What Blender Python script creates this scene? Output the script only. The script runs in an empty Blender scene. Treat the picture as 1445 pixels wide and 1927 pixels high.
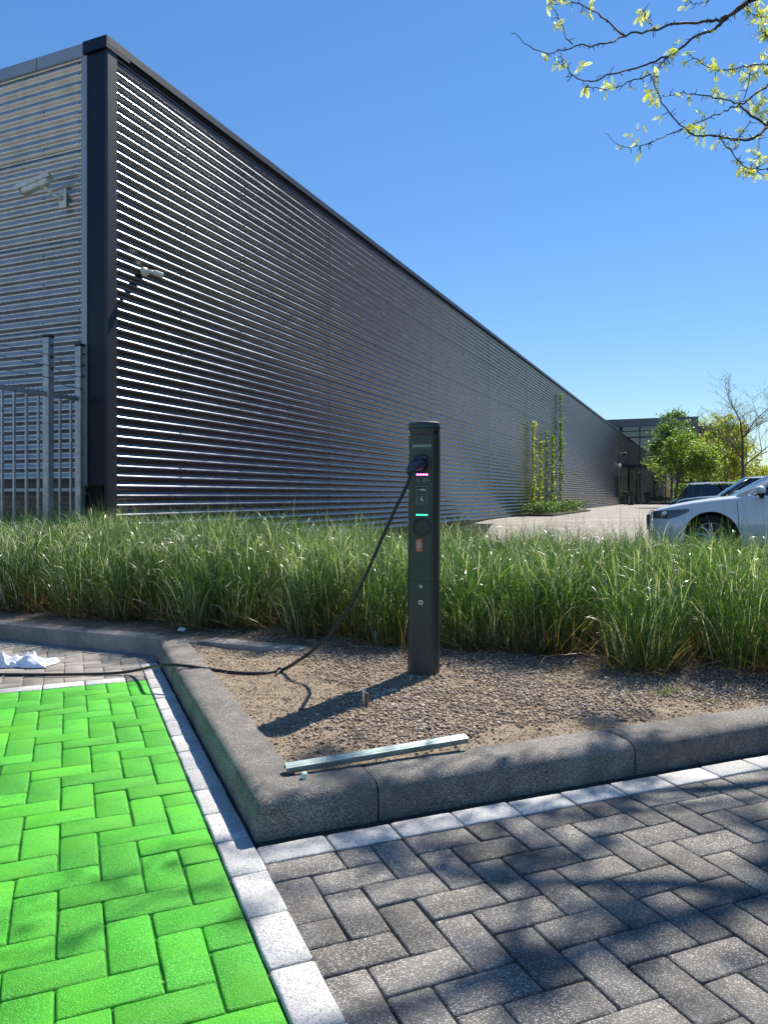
import bpy, math, random
import numpy as np
from mathutils import Vector, Matrix
C = bpy.context.scene.collection
SC = bpy.context.scene
random.seed(7)
RNG = np.random.default_rng(11)
PI = math.pi
H = 1.03                                   # eye height of the photographer

# ------------------------------------------------------------------ camera, sky, sun, exposure
cam = bpy.data.cameras.new('camera')
cam.sensor_fit = 'VERTICAL'; cam.sensor_height = 36.0
cam.lens = 1400 / 1927 * 36.0
cam.shift_y = -31.5 / 1927
cam.clip_end = 2000; cam.clip_start = 0.05
camo = bpy.data.objects.new('camera', cam); C.objects.link(camo)
camo.location = (0, 0, H); camo.rotation_euler = (math.radians(90), 0, 0)
SC.camera = camo

EL = math.radians(48.5); AZ = math.radians(33.5)        # sun ahead and to the right
SUN = Vector((math.sin(AZ) * math.cos(EL), math.cos(AZ) * math.cos(EL), math.sin(EL)))
w = bpy.data.worlds.new('World'); SC.world = w; w.use_nodes = True
nt = w.node_tree
sky = nt.nodes.new('ShaderNodeTexSky'); sky.sky_type = 'NISHITA'; sky.sun_disc = False
sky.sun_elevation = EL; sky.sun_rotation = AZ
sky.air_density = 1.0; sky.dust_density = 0.0; sky.ozone_density = 3.2; sky.altitude = 0
nt.nodes['Background'].inputs['Strength'].default_value = 0.108
hs = nt.nodes.new('ShaderNodeHueSaturation'); hs.inputs['Saturation'].default_value = 1.20; hs.inputs['Hue'].default_value = 0.502
bw = nt.nodes.new('ShaderNodeRGBToBW'); nt.links.new(sky.outputs[0], bw.inputs[0])
pw_ = nt.nodes.new('ShaderNodeMath'); pw_.operation = 'POWER'; pw_.inputs[1].default_value = -0.30; nt.links.new(bw.outputs[0], pw_.inputs[0])
sc_ = nt.nodes.new('ShaderNodeMath'); sc_.operation = 'MULTIPLY'; sc_.inputs[1].default_value = 1.20; nt.links.new(pw_.outputs[0], sc_.inputs[0])
vm = nt.nodes.new('ShaderNodeVectorMath'); vm.operation = 'SCALE'; nt.links.new(sky.outputs[0], vm.inputs[0]); nt.links.new(sc_.outputs[0], vm.inputs['Scale'])
nt.links.new(vm.outputs[0], hs.inputs['Color']); nt.links.new(hs.outputs[0], nt.nodes['Background'].inputs['Color'])
sl = bpy.data.lights.new('sun', 'SUN'); sl.energy = 5.0; sl.angle = math.radians(0.5); sl.color = (1.0, 0.94, 0.85)
so = bpy.data.objects.new('sun', sl); C.objects.link(so)
so.rotation_euler = SUN.to_track_quat('Z', 'Y').to_euler(); so.location = (5, 8, 12)
SC.view_settings.view_transform = 'Standard'; SC.view_settings.look = 'None'
SC.view_settings.exposure = 0.70; SC.view_settings.gamma = 1.0; SC.view_settings.use_curve_mapping = False

# ------------------------------------------------------------------ helpers
def tag(o, label=None, cat=None, group=None, kind=None):
    if label: o['label'] = label
    if cat: o['category'] = cat
    if group: o['group'] = group
    if kind: o['kind'] = kind
    return o
def empty(name, loc=(0, 0, 0), rz=0, label=None, cat=None, group=None):
    o = bpy.data.objects.new(name, None); C.objects.link(o)
    o.location = loc; o.rotation_euler = (0, 0, rz); o.empty_display_size = 0.1
    return tag(o, label, cat, group)
def link(name, me, parent=None, mat=None, smooth=False, kind=None):
    if mat is not None and len(me.materials) == 0:
        for m in (mat if isinstance(mat, (list, tuple)) else [mat]): me.materials.append(m)
    if smooth: me.shade_smooth()
    o = bpy.data.objects.new(name, me); C.objects.link(o)
    if parent: o.parent = parent
    if kind: o['kind'] = kind
    return o
class MB:
    def __init__(s): s.v = []; s.f = []; s.mi = []
    def add(s, vs, fs, mi=0):
        n = len(s.v); s.v += [tuple(p) for p in vs]; s.f += [tuple(i + n for i in f) for f in fs]; s.mi += [mi] * len(fs); return s
    def box(s, x0, x1, y0, y1, z0, z1, M=None, mi=0, bev=0):
        if bev:
            b = bev; vs = []
            # chamfered box: 24 verts
            for X, sx in ((x0, 1), (x1, -1)):
                for Y, sy in ((y0, 1), (y1, -1)):
                    for Z, sz in ((z0, 1), (z1, -1)):
                        vs += [(X, Y + sy * b, Z + sz * b), (X + sx * b, Y, Z + sz * b), (X + sx * b, Y + sy * b, Z)]
            def q(i, j, k, a): return ((i * 2 + j) * 2 + k) * 3 + a
            fs = []
            for i in (0, 1): fs.append([q(i, 0, 0, 0), q(i, 0, 1, 0), q(i, 1, 1, 0), q(i, 1, 0, 0)])
            for j in (0, 1): fs.append([q(0, j, 0, 1), q(0, j, 1, 1), q(1, j, 1, 1), q(1, j, 0, 1)])
            for k in (0, 1): fs.append([q(0, 0, k, 2), q(0, 1, k, 2), q(1, 1, k, 2), q(1, 0, k, 2)])
            for i in (0, 1):
                for j in (0, 1): fs.append([q(i, j, 0, 0), q(i, j, 1, 0), q(i, j, 1, 1), q(i, j, 0, 1)])
            for i in (0, 1):
                for k in (0, 1): fs.append([q(i, 0, k, 0), q(i, 1, k, 0), q(i, 1, k, 2), q(i, 0, k, 2)])
            for j in (0, 1):
                for k in (0, 1): fs.append([q(0, j, k, 1), q(1, j, k, 1), q(1, j, k, 2), q(0, j, k, 2)])
            for i in (0, 1):
                for j in (0, 1):
                    for k in (0, 1): fs.append([q(i, j, k, 0), q(i, j, k, 1), q(i, j, k, 2)])
        else:
            vs = [(x, y, z) for x in (x0, x1) for y in (y0, y1) for z in (z0, z1)]
            fs = [(0, 1, 3, 2), (4, 6, 7, 5), (0, 4, 5, 1), (2, 3, 7, 6), (0, 2, 6, 4), (1, 5, 7, 3)]
        if M is not None: vs = [tuple(M @ Vector(p)) for p in vs]
        return s.add(vs, fs, mi)
    def tube(s, pts, rad, n=8, cap=True, mi=0):
        pts = [Vector(p) for p in pts]
        if not isinstance(rad, (list, tuple)): rad = [rad] * len(pts)
        rings = []; up = None
        for i, p in enumerate(pts):
            d = (pts[min(i + 1, len(pts) - 1)] - pts[max(i - 1, 0)]).normalized()
            if up is None:
                up = Vector((0, 0, 1)) if abs(d.z) < 0.9 else Vector((1, 0, 0))
            x = up.cross(d)
            if x.length < 1e-6: x = Vector((1, 0, 0)).cross(d)
            x.normalize(); y = d.cross(x); up = y
            rings.append([p + x * rad[i] * math.cos(2 * PI * k / n) + y * rad[i] * math.sin(2 * PI * k / n) for k in range(n)])
        vs = [q for r in rings for q in r]; fs = []
        for i in range(len(pts) - 1):
            for k in range(n):
                fs.append((i * n + k, i * n + (k + 1) % n, (i + 1) * n + (k + 1) % n, (i + 1) * n + k))
        if cap: fs += [tuple(range(n - 1, -1, -1)), tuple((len(pts) - 1) * n + k for k in range(n))]
        return s.add(vs, fs, mi)
    def lathe(s, prof, n=32, M=None, mi=0, capb=True, capt=True):
        vs = [(r * math.cos(2 * PI * k / n), r * math.sin(2 * PI * k / n), z) for r, z in prof for k in range(n)]
        fs = [(i * n + k, i * n + (k + 1) % n, (i + 1) * n + (k + 1) % n, (i + 1) * n + k) for i in range(len(prof) - 1) for k in range(n)]
        if capb: fs.append(tuple(range(n - 1, -1, -1)))
        if capt: fs.append(tuple((len(prof) - 1) * n + k for k in range(n)))
        if M is not None: vs = [tuple(M @ Vector(p)) for p in vs]
        return s.add(vs, fs, mi)
    def prism(s, poly, z0, z1, M=None, mi=0):
        n = len(poly); vs = [(x, y, z0) for x, y in poly] + [(x, y, z1) for x, y in poly]
        fs = [tuple(range(n - 1, -1, -1)), tuple(range(n, 2 * n))] + [(i, (i + 1) % n, n + (i + 1) % n, n + i) for i in range(n)]
        if M is not None: vs = [tuple(M @ Vector(p)) for p in vs]
        return s.add(vs, fs, mi)
    def mesh(s, name='m'):
        me = bpy.data.meshes.new(name); me.from_pydata(s.v, [], s.f); me.update()
        return me
    def build(s, name, mat, parent=None, smooth=False, kind=None, recalc=True):
        me = s.mesh(name)
        if recalc:
            import bmesh
            bm = bmesh.new(); bm.from_mesh(me); bmesh.ops.recalc_face_normals(bm, faces=bm.faces); bm.to_mesh(me); bm.free()
        mats = mat if isinstance(mat, (list, tuple)) else [mat]
        for m in mats: me.materials.append(m)
        if len(mats) > 1: me.polygons.foreach_set('material_index', s.mi)
        if smooth == 'auto':
            me.shade_smooth(); 
            try: me.set_sharp_from_angle(angle=math.radians(35))
            except Exception: pass
            smooth = False
        elif smooth: me.shade_smooth()
        return link(name, me, parent, kind=kind)
def np_mesh(name, V, F, col=None):
    """V (n,3), F (m,k) all the same size k; col per-vertex (n,3)"""
    me = bpy.data.meshes.new(name); V = np.asarray(V, np.float32); F = np.asarray(F, np.int32); k = F.shape[1]
    me.vertices.add(len(V)); me.vertices.foreach_set('co', V.ravel())
    me.loops.add(F.size); me.loops.foreach_set('vertex_index', F.ravel())
    me.polygons.add(len(F)); me.polygons.foreach_set('loop_start', np.arange(0, F.size, k, dtype=np.int32))
    me.polygons.foreach_set('loop_total', np.full(len(F), k, np.int32))
    me.update(calc_edges=True)
    if col is not None:
        at = me.color_attributes.new('tint', 'FLOAT_COLOR', 'POINT')
        c4 = np.ones((len(V), 4), np.float32); c4[:, :3] = col; at.data.foreach_set('color', c4.ravel())
    return me
def vnoise(x, y, seed=0):
    x = np.asarray(x, float); y = np.asarray(y, float)
    xi = np.floor(x).astype(int); yi = np.floor(y).astype(int); fx = x - xi; fy = y - yi
    fx = fx * fx * (3 - 2 * fx); fy = fy * fy * (3 - 2 * fy)
    def h(a, b):
        n = (a * 374761393 + b * 668265263 + seed * 974711) & 0x7fffffff
        n = ((n ^ (n >> 13)) * 1274126177) & 0x7fffffff
        return ((n ^ (n >> 16)) & 0xffff) / 65535.0
    return (h(xi, yi) * (1 - fx) + h(xi + 1, yi) * fx) * (1 - fy) + (h(xi, yi + 1) * (1 - fx) + h(xi + 1, yi + 1) * fx) * fy
def fbm(x, y, o=4, seed=0):
    s = 0; a = 0.5
    for i in range(o): s = s + a * vnoise(x * 2 ** i, y * 2 ** i, seed + i); a *= 0.5
    return s
def px(p):
    """project to photo pixels"""
    if p[1] <= 0.05: return (-9999, -9999)
    return (722.5 + 1400 * p[0] / p[1], 932 - 1400 * (p[2] - H) / p[1])
def unp(u, v, Y): return Vector(((u - 722.5) / 1400 * Y, Y, H - (v - 932) / 1400 * Y))
def gz(u, v, z):                              # where the ray through a pixel meets height z
    return unp(u, v, 1400 * (H - z) / (v - 932))

# ------------------------------------------------------------------ materials
def base(name):
    m = bpy.data.materials.new(name); m.use_nodes = True
    nt = m.node_tree; b = nt.nodes['Principled BSDF']; return m, nt, b
def pos_node(nt, scale=(1, 1, 1), obj=False):
    if obj:
        t = nt.nodes.new('ShaderNodeTexCoord'); o = t.outputs['Object']
    else:
        g = nt.nodes.new('ShaderNodeNewGeometry'); o = g.outputs['Position']
    mp = nt.nodes.new('ShaderNodeMapping'); mp.inputs['Scale'].default_value = scale
    nt.links.new(o, mp.inputs['Vector']); return mp.outputs[0]
def noise(nt, vec, scale, detail=4, rough=0.55):
    n = nt.nodes.new('ShaderNodeTexNoise'); n.inputs['Scale'].default_value = scale; n.inputs['Detail'].default_value = detail
    n.inputs['Roughness'].default_value = rough; nt.links.new(vec, n.inputs['Vector']); return n.outputs['Fac']
def ramp(nt, fac, stops):
    r = nt.nodes.new('ShaderNodeValToRGB'); e = r.color_ramp.elements
    while len(e) < len(stops): e.new(0.5)
    for i, (p, c) in enumerate(stops):
        e[i].position = p; e[i].color = (*c, 1) if len(c) == 3 else c
    nt.links.new(fac, r.inputs['Fac']); return r.outputs['Color']
def mixc(nt, fac, a, b, mode='MIX'):
    m = nt.nodes.new('ShaderNodeMix'); m.data_type = 'RGBA'; m.blend_type = mode
    if isinstance(fac, (int, float)): m.inputs[0].default_value = fac
    else: nt.links.new(fac, m.inputs[0])
    for inp, x in ((m.inputs[6], a), (m.inputs[7], b)):
        if isinstance(x, tuple): inp.default_value = (*x, 1)
        else: nt.links.new(x, inp)
    return m.outputs[2]
def bump(nt, b, h, strength, dist, prev=None):
    n = nt.nodes.new('ShaderNodeBump'); n.inputs['Strength'].default_value = strength; n.inputs['Distance'].default_value = dist
    nt.links.new(h, n.inputs['Height'])
    if prev: nt.links.new(prev, n.inputs['Normal'])
    nt.links.new(n.outputs[0], b.inputs['Normal']); return n.outputs[0]
def simple(name, col, rough=0.6, metal=0.0, spec=None, var=0.12, scale=6, bmp=0.0, bscale=200, bdist=0.001, emis=None, es=0, coat=0, obj=False):
    m, nt, b = base(name)
    b.inputs['Roughness'].default_value = rough; b.inputs['Metallic'].default_value = metal
    if spec is not None: b.inputs['Specular IOR Level'].default_value = spec
    v = pos_node(nt, obj=obj)
    f = noise(nt, v, scale, 5)
    lo = tuple(c * (1 - var) for c in col); hi = tuple(min(1, c * (1 + var)) for c in col)
    nt.links.new(ramp(nt, f, [(0.3, lo), (0.7, hi)]), b.inputs['Base Color'])
    if bmp: bump(nt, b, noise(nt, v, bscale, 3), bmp, bdist)
    if emis: b.inputs['Emission Color'].default_value = (*emis, 1); b.inputs['Emission Strength'].default_value = es
    if coat: b.inputs['Coat Weight'].default_value = coat; b.inputs['Coat Roughness'].default_value = 0.04
    return m
def randv(nt):
    o = nt.nodes.new('ShaderNodeObjectInfo'); return o.outputs['Random']
def stone(name, c_lo, c_hi,  speck=(0.5, 0.5, 0.48), speck_t=0.62, rough=0.85, bmp=0.9, dist=0.0025, per=0.25, stain=None, sscale=330, dark_speck=None, rel=170, spec=0.3):
    """pressed concrete with visible aggregate, varied from stone to stone"""
    m, nt, b = base(name); b.inputs['Roughness'].default_value = rough; b.inputs['Specular IOR Level'].default_value = spec
    v = pos_node(nt)
    big = noise(nt, v, 5, 5, 0.65)
    c = ramp(nt, big, [(0.3, c_lo), (0.72, c_hi)])
    vo = nt.nodes.new('ShaderNodeTexVoronoi'); vo.inputs['Scale'].default_value = sscale; nt.links.new(v, vo.inputs['Vector'])
    sep = nt.nodes.new('ShaderNodeSeparateColor'); nt.links.new(vo.outputs['Color'], sep.inputs[0])
    f = ramp(nt, sep.outputs[0], [(speck_t, (0, 0, 0)), (min(1, speck_t + 0.22), (1, 1, 1))])
    c = mixc(nt, f, c, speck)
    if dark_speck:
        f2 = ramp(nt, sep.outputs[1], [(0.78, (0, 0, 0)), (0.9, (1, 1, 1))])
        c = mixc(nt, f2, c, dark_speck)
    if stain:
        st = ramp(nt, noise(nt, v, 2.6, 6, 0.7), [(0.46, (0, 0, 0)), (0.66, (1, 1, 1))])
        c = mixc(nt, st, c, mixc(nt, 0.75, c, stain))
    if per:
        r = ramp(nt, randv(nt), [(0, (1 - per,) * 3), (1, (1 + per * 0.6,) * 3)])
        c = mixc(nt, 1.0, c, r, 'MULTIPLY')
    nt.links.new(c, b.inputs['Base Color'])
    p = bump(nt, b, noise(nt, v, rel, 4, 0.7), bmp, dist)
    p = bump(nt, b, vo.outputs['Distance'], bmp * 0.5, dist * 0.6, p)
    return m
M = {}
M['dark_paver'] = stone('dark_paver', (0.095, 0.090, 0.083), (0.225, 0.213, 0.196), (0.54, 0.50, 0.43), 0.74, sscale=430, stain=(0.045, 0.044, 0.043), per=0.3, dist=0.003, bmp=1.0)
M['green_paver'] = stone('green_paver', (0.040, 0.37, 0.010), (0.065, 0.52, 0.016), (0.22, 0.68, 0.12), 0.78, sscale=480, per=0.14, stain=(0.10, 0.50, 0.008), dark_speck=(0.025, 0.24, 0.008), rough=0.55, dist=0.0035, bmp=1.0, rel=230, spec=0.45)  # lighter specks put glints of the rough surface into the green
M['white_paver'] = stone('white_paver', (0.50, 0.49, 0.47), (0.66, 0.65, 0.62), (0.75, 0.74, 0.72), 0.75, dark_speck=(0.2, 0.2, 0.2), sscale=420, per=0.14, stain=(0.38, 0.37, 0.35))
M['grey_paver'] = stone('grey_paver', (0.22, 0.20, 0.175), (0.34, 0.31, 0.27), (0.42, 0.40, 0.36), 0.78, sscale=420, per=0.18, stain=(0.17, 0.16, 0.14))
M['kerb'] = stone('kerb', (0.125, 0.114, 0.100), (0.29, 0.265, 0.230), (0.50, 0.47, 0.42), 0.74, sscale=420, stain=(0.075, 0.075, 0.073), per=0.08, dark_speck=(0.03, 0.03, 0.03))
M['kerb_pale'] = stone('kerb_pale', (0.20, 0.185, 0.165), (0.30, 0.28, 0.25), (0.40, 0.38, 0.35), 0.8, sscale=300, stain=(0.12, 0.11, 0.10), per=0.08)
M['joint_dark'] = simple('joint_dark', (0.045, 0.040, 0.034), 1, var=0.6, scale=60, bmp=0.6, bscale=300, bdist=0.002)
M['added_ground'] = simple('added_asphalt', (0.030, 0.030, 0.030), 1, spec=0.1, var=0.5, scale=20, bmp=.5, bscale=150, bdist=0.003)  # for the added ground that the cladding reflects as dark bands
M['joint_green'] = simple('joint_green', (0.012, 0.13, 0.008), 0.9, var=0.6, scale=50, bmp=0.6, bscale=300, bdist=0.002)

# sand / soil of the planting bed: sand near the kerbs, dark humus under the grass
def bed_mat():
    m, nt, b = base('bed_soil'); b.inputs['Roughness'].default_value = 1.0; b.inputs['Specular IOR Level'].default_value = 0.15
    v = pos_node(nt)
    at = nt.nodes.new('ShaderNodeVertexColor'); at.layer_name = 'tint'
    f = noise(nt, v, 9, 7, 0.7)
    c = ramp(nt, f, [(0.25, (0.19, 0.145, 0.10)), (0.5, (0.37, 0.29, 0.205)), (0.75, (0.50, 0.41, 0.30))])
    g = noise(nt, v, 160, 5, 0.75)
    c = mixc(nt, 1.0, c, ramp(nt, g, [(0.32, (0.45, 0.43, 0.42)), (0.55, (1, 1, 1)), (0.8, (1.15, 1.15, 1.15))]), 'MULTIPLY')
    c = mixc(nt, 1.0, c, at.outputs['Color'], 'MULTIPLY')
    nt.links.new(c, b.inputs['Base Color'])
    p = bump(nt, b, noise(nt, v, 55, 6, 0.75), 1.0, 0.012)
    bump(nt, b, g, 0.8, 0.003, p)
    return m
M['bed'] = bed_mat()
def tint_mat(name, rough=0.6, trans=0.0, spec=0.5, coat=0.0, mul=1.0):
    m, nt, b = base(name); b.inputs['Roughness'].default_value = rough; b.inputs['Specular IOR Level'].default_value = spec
    b.inputs['Coat Weight'].default_value = coat; b.inputs['Coat Roughness'].default_value = 0.28
    at = nt.nodes.new('ShaderNodeVertexColor'); at.layer_name = 'tint'
    c = mixc(nt, 1.0, at.outputs['Color'], (mul, mul, mul), 'MULTIPLY')
    nt.links.new(c, b.inputs['Base Color'])
    if trans:
        t = nt.nodes.new('ShaderNodeBsdfTranslucent'); ms = nt.nodes.new('ShaderNodeMixShader')
        c2 = mixc(nt, 1.0, c, (1.35, 1.5, 0.6), 'MULTIPLY')
        nt.links.new(c2, t.inputs['Color']); ms.inputs[0].default_value = trans
        nt.links.new(b.outputs[0], ms.inputs[1]); nt.links.new(t.outputs[0], ms.inputs[2])
        nt.links.new(ms.outputs[0], nt.nodes['Material Output'].inputs['Surface'])
    return m
M['pebble'] = tint_mat('pebble', 0.75, spec=0.35)
M['blade'] = tint_mat('blade', 0.36, trans=0.32, spec=0.6, coat=0.8)
M['leaf'] = tint_mat('leaf', 0.45, trans=0.55, spec=0.4)
M['bark'] = simple('bark', (0.075, 0.06, 0.05), 0.9, var=0.4, scale=30, bmp=0.8, bscale=90, bdist=0.004)
M['bark_far'] = simple('bark_far', (0.10, 0.09, 0.08), 0.9, var=0.4, scale=6)

def cladding(name, col, dirt, metal, rough, dirt_amt, scale=(0.7, 0.7, 3), spk=0.5):
    m, nt, b = base(name)
    v = pos_node(nt)
    vs = pos_node(nt, scale)
    f = noise(nt, vs, 3.2, 7, 0.7)
    c = mixc(nt, ramp(nt, f, [(0.42, (0, 0, 0)), (0.75, (dirt_amt,) * 3)]), col, dirt)
    sp = ramp(nt, noise(nt, v, 45, 3, 0.6), [(0.70, (0, 0, 0)), (0.76, (spk,) * 3)])
    c = mixc(nt, sp, c, tuple(min(1, x * 1.5 + 0.03) for x in dirt))
    nt.links.new(c, b.inputs['Base Color']); b.inputs['Metallic'].default_value = metal
    r = ramp(nt, noise(nt, vs, 5, 2, 0.5), [(0.3, (rough * 0.9,) * 3), (0.7, (rough * 1.2,) * 3)])
    nt.links.new(r, b.inputs['Roughness'])
    return m
M['clad_dark'] = cladding('clad_dark', (0.155, 0.160, 0.175), (0.11, 0.105, 0.10), 0.95, 0.235, 0.6, spk=0.05)
M['clad_pale'] = cladding('clad_pale', (0.47, 0.48, 0.48), (0.26, 0.25, 0.21), 0.80, 0.27, 0.6, scale=(1.6, 1.6, 1.1), spk=0.1)
M['trim_navy'] = simple('trim_navy', (0.004, 0.009, 0.022), 0.42, 0.0, spec=.3, var=0.15, scale=3)
M['trim_slate'] = simple('trim_slate', (0.026, 0.031, 0.042), 0.42, 0.15, spec=.4, var=0.12, scale=3, bmp=0.1, bscale=8, bdist=0.004)
M['trim_grey'] = simple('trim_grey', (0.30, 0.33, 0.36), 0.42, 0.45, var=0.08, scale=2)
M['screw'] = simple('screw', (0.03, 0.03, 0.03), 0.5, 0.6)
M['galv_fence'] = simple('galv_fence', (0.36, 0.38, 0.40), 0.42, 0.7, var=0.25, scale=18, bmp=0.15, bscale=60, bdist=0.001)
M['galv'] = simple('galv', (0.26, 0.33, 0.32), 0.5, 0.6, var=0.25, scale=18, bmp=0.15, bscale=60, bdist=0.001)
M['wire'] = simple('wire', (0.25, 0.25, 0.25), 0.5, 0.7)
M['black_plastic'] = simple('black_plastic', (0.02, 0.02, 0.022), 0.5)
M['cam_white'] = simple('cam_white', (0.72, 0.71, 0.67), 0.4, var=0.06, scale=20)
M['cam_old'] = simple('cam_old', (0.62, 0.62, 0.58), 0.45, 0.2, var=0.2, scale=14)
M['post'] = simple('post', (0.040, 0.050, 0.050), 0.42, 0.25, var=0.1, scale=5, bmp=0.25, bscale=900, bdist=0.0004, obj=True)
M['post_dark'] = simple('post_dark', (0.012, 0.014, 0.017), 0.3)
M['socket'] = simple('socket', (0.010, 0.013, 0.018), 0.35)
M['plug'] = simple('plug', (0.02, 0.035, 0.07), 0.5)
M['cable'] = simple('cable', (0.012, 0.012, 0.013), 0.45, bmp=0.2, bscale=200, bdist=0.001)
M['sticker'] = simple('sticker', (0.06, 0.08, 0.08), 0.5, var=0.5, scale=180, obj=True)
M['ink_white'] = simple('ink_white', (0.62, 0.66, 0.65), 0.5, var=0.05)
M['ink_grey'] = simple('ink_grey', (0.30, 0.34, 0.35), 0.5, var=0.05)
M['ink_mint'] = simple('ink_mint', (0.45, 0.68, 0.58), 0.5, var=0.05)
M['red_sticker'] = simple('red_sticker', (0.55, 0.10, 0.05), 0.5, var=0.1)
M['qr_patch'] = simple('sticker_pale', (0.36, 0.33, 0.31), 0.5, var=0.1)
M['led_pink'] = simple('led_pink', (0.5, 0.1, 0.5), 0.3, emis=(1.0, 0.22, 1.0), es=3.0)
M['led_green'] = simple('led_green', (0.1, 0.5, 0.2), 0.3, emis=(0.04, 1.0, 0.33), es=2.2)
M['steel'] = simple('steel', (0.5, 0.5, 0.5), 0.35, 0.8)
M['rust'] = simple('rust', (0.16, 0.09, 0.06), 0.9, 0.1, var=0.4, scale=120)
M['cloth'] = simple('cloth', (0.78, 0.80, 0.86), 0.85, var=0.05)
M['mint_plastic'] = simple('mint_plastic', (0.62, 0.78, 0.66), 0.4)
M['clear_plastic'] = simple('clear_plastic', (0.6, 0.62, 0.63), 0.15)
def brick_wall_mat():
    return simple('brick_clay', (0.20, 0.13, 0.09), 0.9, var=0.35, scale=12)
M['clay'] = brick_wall_mat()
M['mortar'] = simple('mortar', (0.10, 0.085, 0.07), 1)
M['car_white'] = simple('car_white', (0.82, 0.83, 0.84), 0.22, 0.0, var=0.01, coat=1.0)
M['car_black'] = simple('car_black', (0.012, 0.013, 0.015), 0.25, 0.2, var=0.02, coat=1.0)
M['car_blue'] = simple('car_blue', (0.02, 0.03, 0.04), 0.25, 0.3, var=0.02, coat=1.0)
M['car_silver'] = simple('car_silver', (0.40, 0.42, 0.44), 0.25, 0.6, var=0.02, coat=1.0)
M['rubber'] = simple('rubber', (0.018, 0.018, 0.018), 0.8)
M['alloy'] = simple('alloy', (0.55, 0.56, 0.57), 0.3, 0.8)
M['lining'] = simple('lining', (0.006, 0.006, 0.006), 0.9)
def glass_mat(name, tint, rough=0.02, ior=1.6):
    m, nt, b = base(name); b.inputs['Base Color'].default_value = (*tint, 1); b.inputs['Roughness'].default_value = rough
    b.inputs['IOR'].default_value = ior; b.inputs['Specular IOR Level'].default_value = 0.7
    v = pos_node(nt); bump(nt, b, noise(nt, v, 0.9, 2), 0.04, 0.05)
    return m
M['car_glass'] = glass_mat('car_glass', (0.01, 0.013, 0.016), ior=1.7)
M['glass'] = glass_mat('window_glass', (0.012, 0.017, 0.024), ior=1.75)
M['lamp_lens'] = glass_mat('lamp_lens', (0.12, 0.12, 0.125), 0.08)
M['panel_grey'] = simple('panel_grey', (0.13, 0.14, 0.15), 0.5, 0.2, var=0.06, scale=1)
M['frame_dark'] = simple('frame_dark', (0.02, 0.025, 0.032), 0.4, 0.3)
M['brown_wall'] = simple('brown_wall', (0.20, 0.125, 0.07), 0.9, var=0.2, scale=2)
def lot_mat():
    m, nt, b = base('lot_paving'); b.inputs['Roughness'].default_value = 0.9
    g = nt.nodes.new('ShaderNodeNewGeometry'); mp = nt.nodes.new('ShaderNodeMapping'); mp.inputs['Rotation'].default_value = (0, 0, math.radians(23.2))
    nt.links.new(g.outputs['Position'], mp.inputs['Vector'])
    bt = nt.nodes.new('ShaderNodeTexBrick'); bt.inputs['Scale'].default_value = 1
    bt.inputs['Brick Width'].default_value = 0.42; bt.inputs['Row Height'].default_value = 0.21; bt.inputs['Mortar Size'].default_value = 0.012
    bt.inputs['Color1'].default_value = (0.30, 0.27, 0.235, 1); bt.inputs['Color2'].default_value = (0.41, 0.37, 0.33, 1); bt.inputs['Mortar'].default_value = (0.13, 0.12, 0.10, 1)
    nt.links.new(mp.outputs[0], bt.inputs['Vector'])
    c = mixc(nt, 1.0, bt.outputs['Color'], ramp(nt, noise(nt, g.outputs['Position'], 0.8, 6, 0.7), [(0.35, (0.65,) * 3), (0.7, (1.1,) * 3)]), 'MULTIPLY')
    nt.links.new(c, b.inputs['Base Color'])
    bump(nt, b, bt.outputs['Fac'], -0.5, 0.01)
    return m
M['lot'] = lot_mat()

# ------------------------------------------------------------------ frames of reference
O = Vector((-0.379, 2.215, 0))                       # outer foot of the kerb corner
def frame(deg):
    t = math.radians(deg); a = Vector((-math.sin(t), math.cos(t), 0)); b = Vector((math.cos(t), math.sin(t), 0))
    return a, b
A1, B1 = frame(22.2)                                 # front kerb, dark paving
A2, B2 = frame(22.9)                                 # side kerb, green bay
def F1(b, a, z=0): return O + B1 * b + A1 * a + Vector((0, 0, z))
def F2(b, a, z=0): return O + B2 * b + A2 * a + Vector((0, 0, z))
WD = Vector((0.394, 0.919, 0)); WP = Vector((0.919, -0.394, 0))   # along the long wall / out of it
WC = Vector((-3.125, 8.395, 0))                      # wall corner
LO = Vector((-1.466, 4.79, 0))                       # point of the back kerb foot
LD = WP.copy(); LN = WD.copy()
def FL(p, q, z=0): return LO + LD * p + LN * q + Vector((0, 0, z))
def to_L(x, y):
    return (x - LO.x) * LD.x + (y - LO.y) * LD.y, (x - LO.x) * LN.x + (y - LO.y) * LN.y
def to_F(x, y, A, B): return (x - O.x) * B.x + (y - O.y) * B.y, (x - O.x) * A.x + (y - O.y) * A.y

# ------------------------------------------------------------------ ground: one sheet to the horizon
def ground_z(x, y):
    t, n = (x - WC.x) * WD.x + (y - WC.y) * WD.y, 0
    q = np.clip((t - 8) / 9.0, 0, 1); q = q * q * (3 - 2 * q)
    return -0.035 + q * 0.305
ts = np.concatenate([np.linspace(-400, -30, 12), np.linspace(-20, 40, 61), np.linspace(45, 140, 20), np.linspace(180, 900, 12)])
ns = np.concatenate([np.linspace(-500, -20, 10), np.linspace(-15, 60, 40), np.linspace(80, 600, 10)])
gx, gy = np.meshgrid(ts, ns, indexing='ij')
GX = WC.x + WD.x * gx + WP.x * gy; GY = WC.y + WD.y * gx + WP.y * gy
GV = np.stack([GX, GY, ground_z(GX, GY)], -1).reshape(-1, 3)
nn = len(ns); ii, jj = np.meshgrid(np.arange(len(ts) - 1), np.arange(nn - 1), indexing='ij')
GF = np.stack([ii * nn + jj, ii * nn + jj + 1, (ii + 1) * nn + jj + 1, (ii + 1) * nn + jj], -1).reshape(-1, 4)
GF = GF[:, ::-1]
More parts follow.
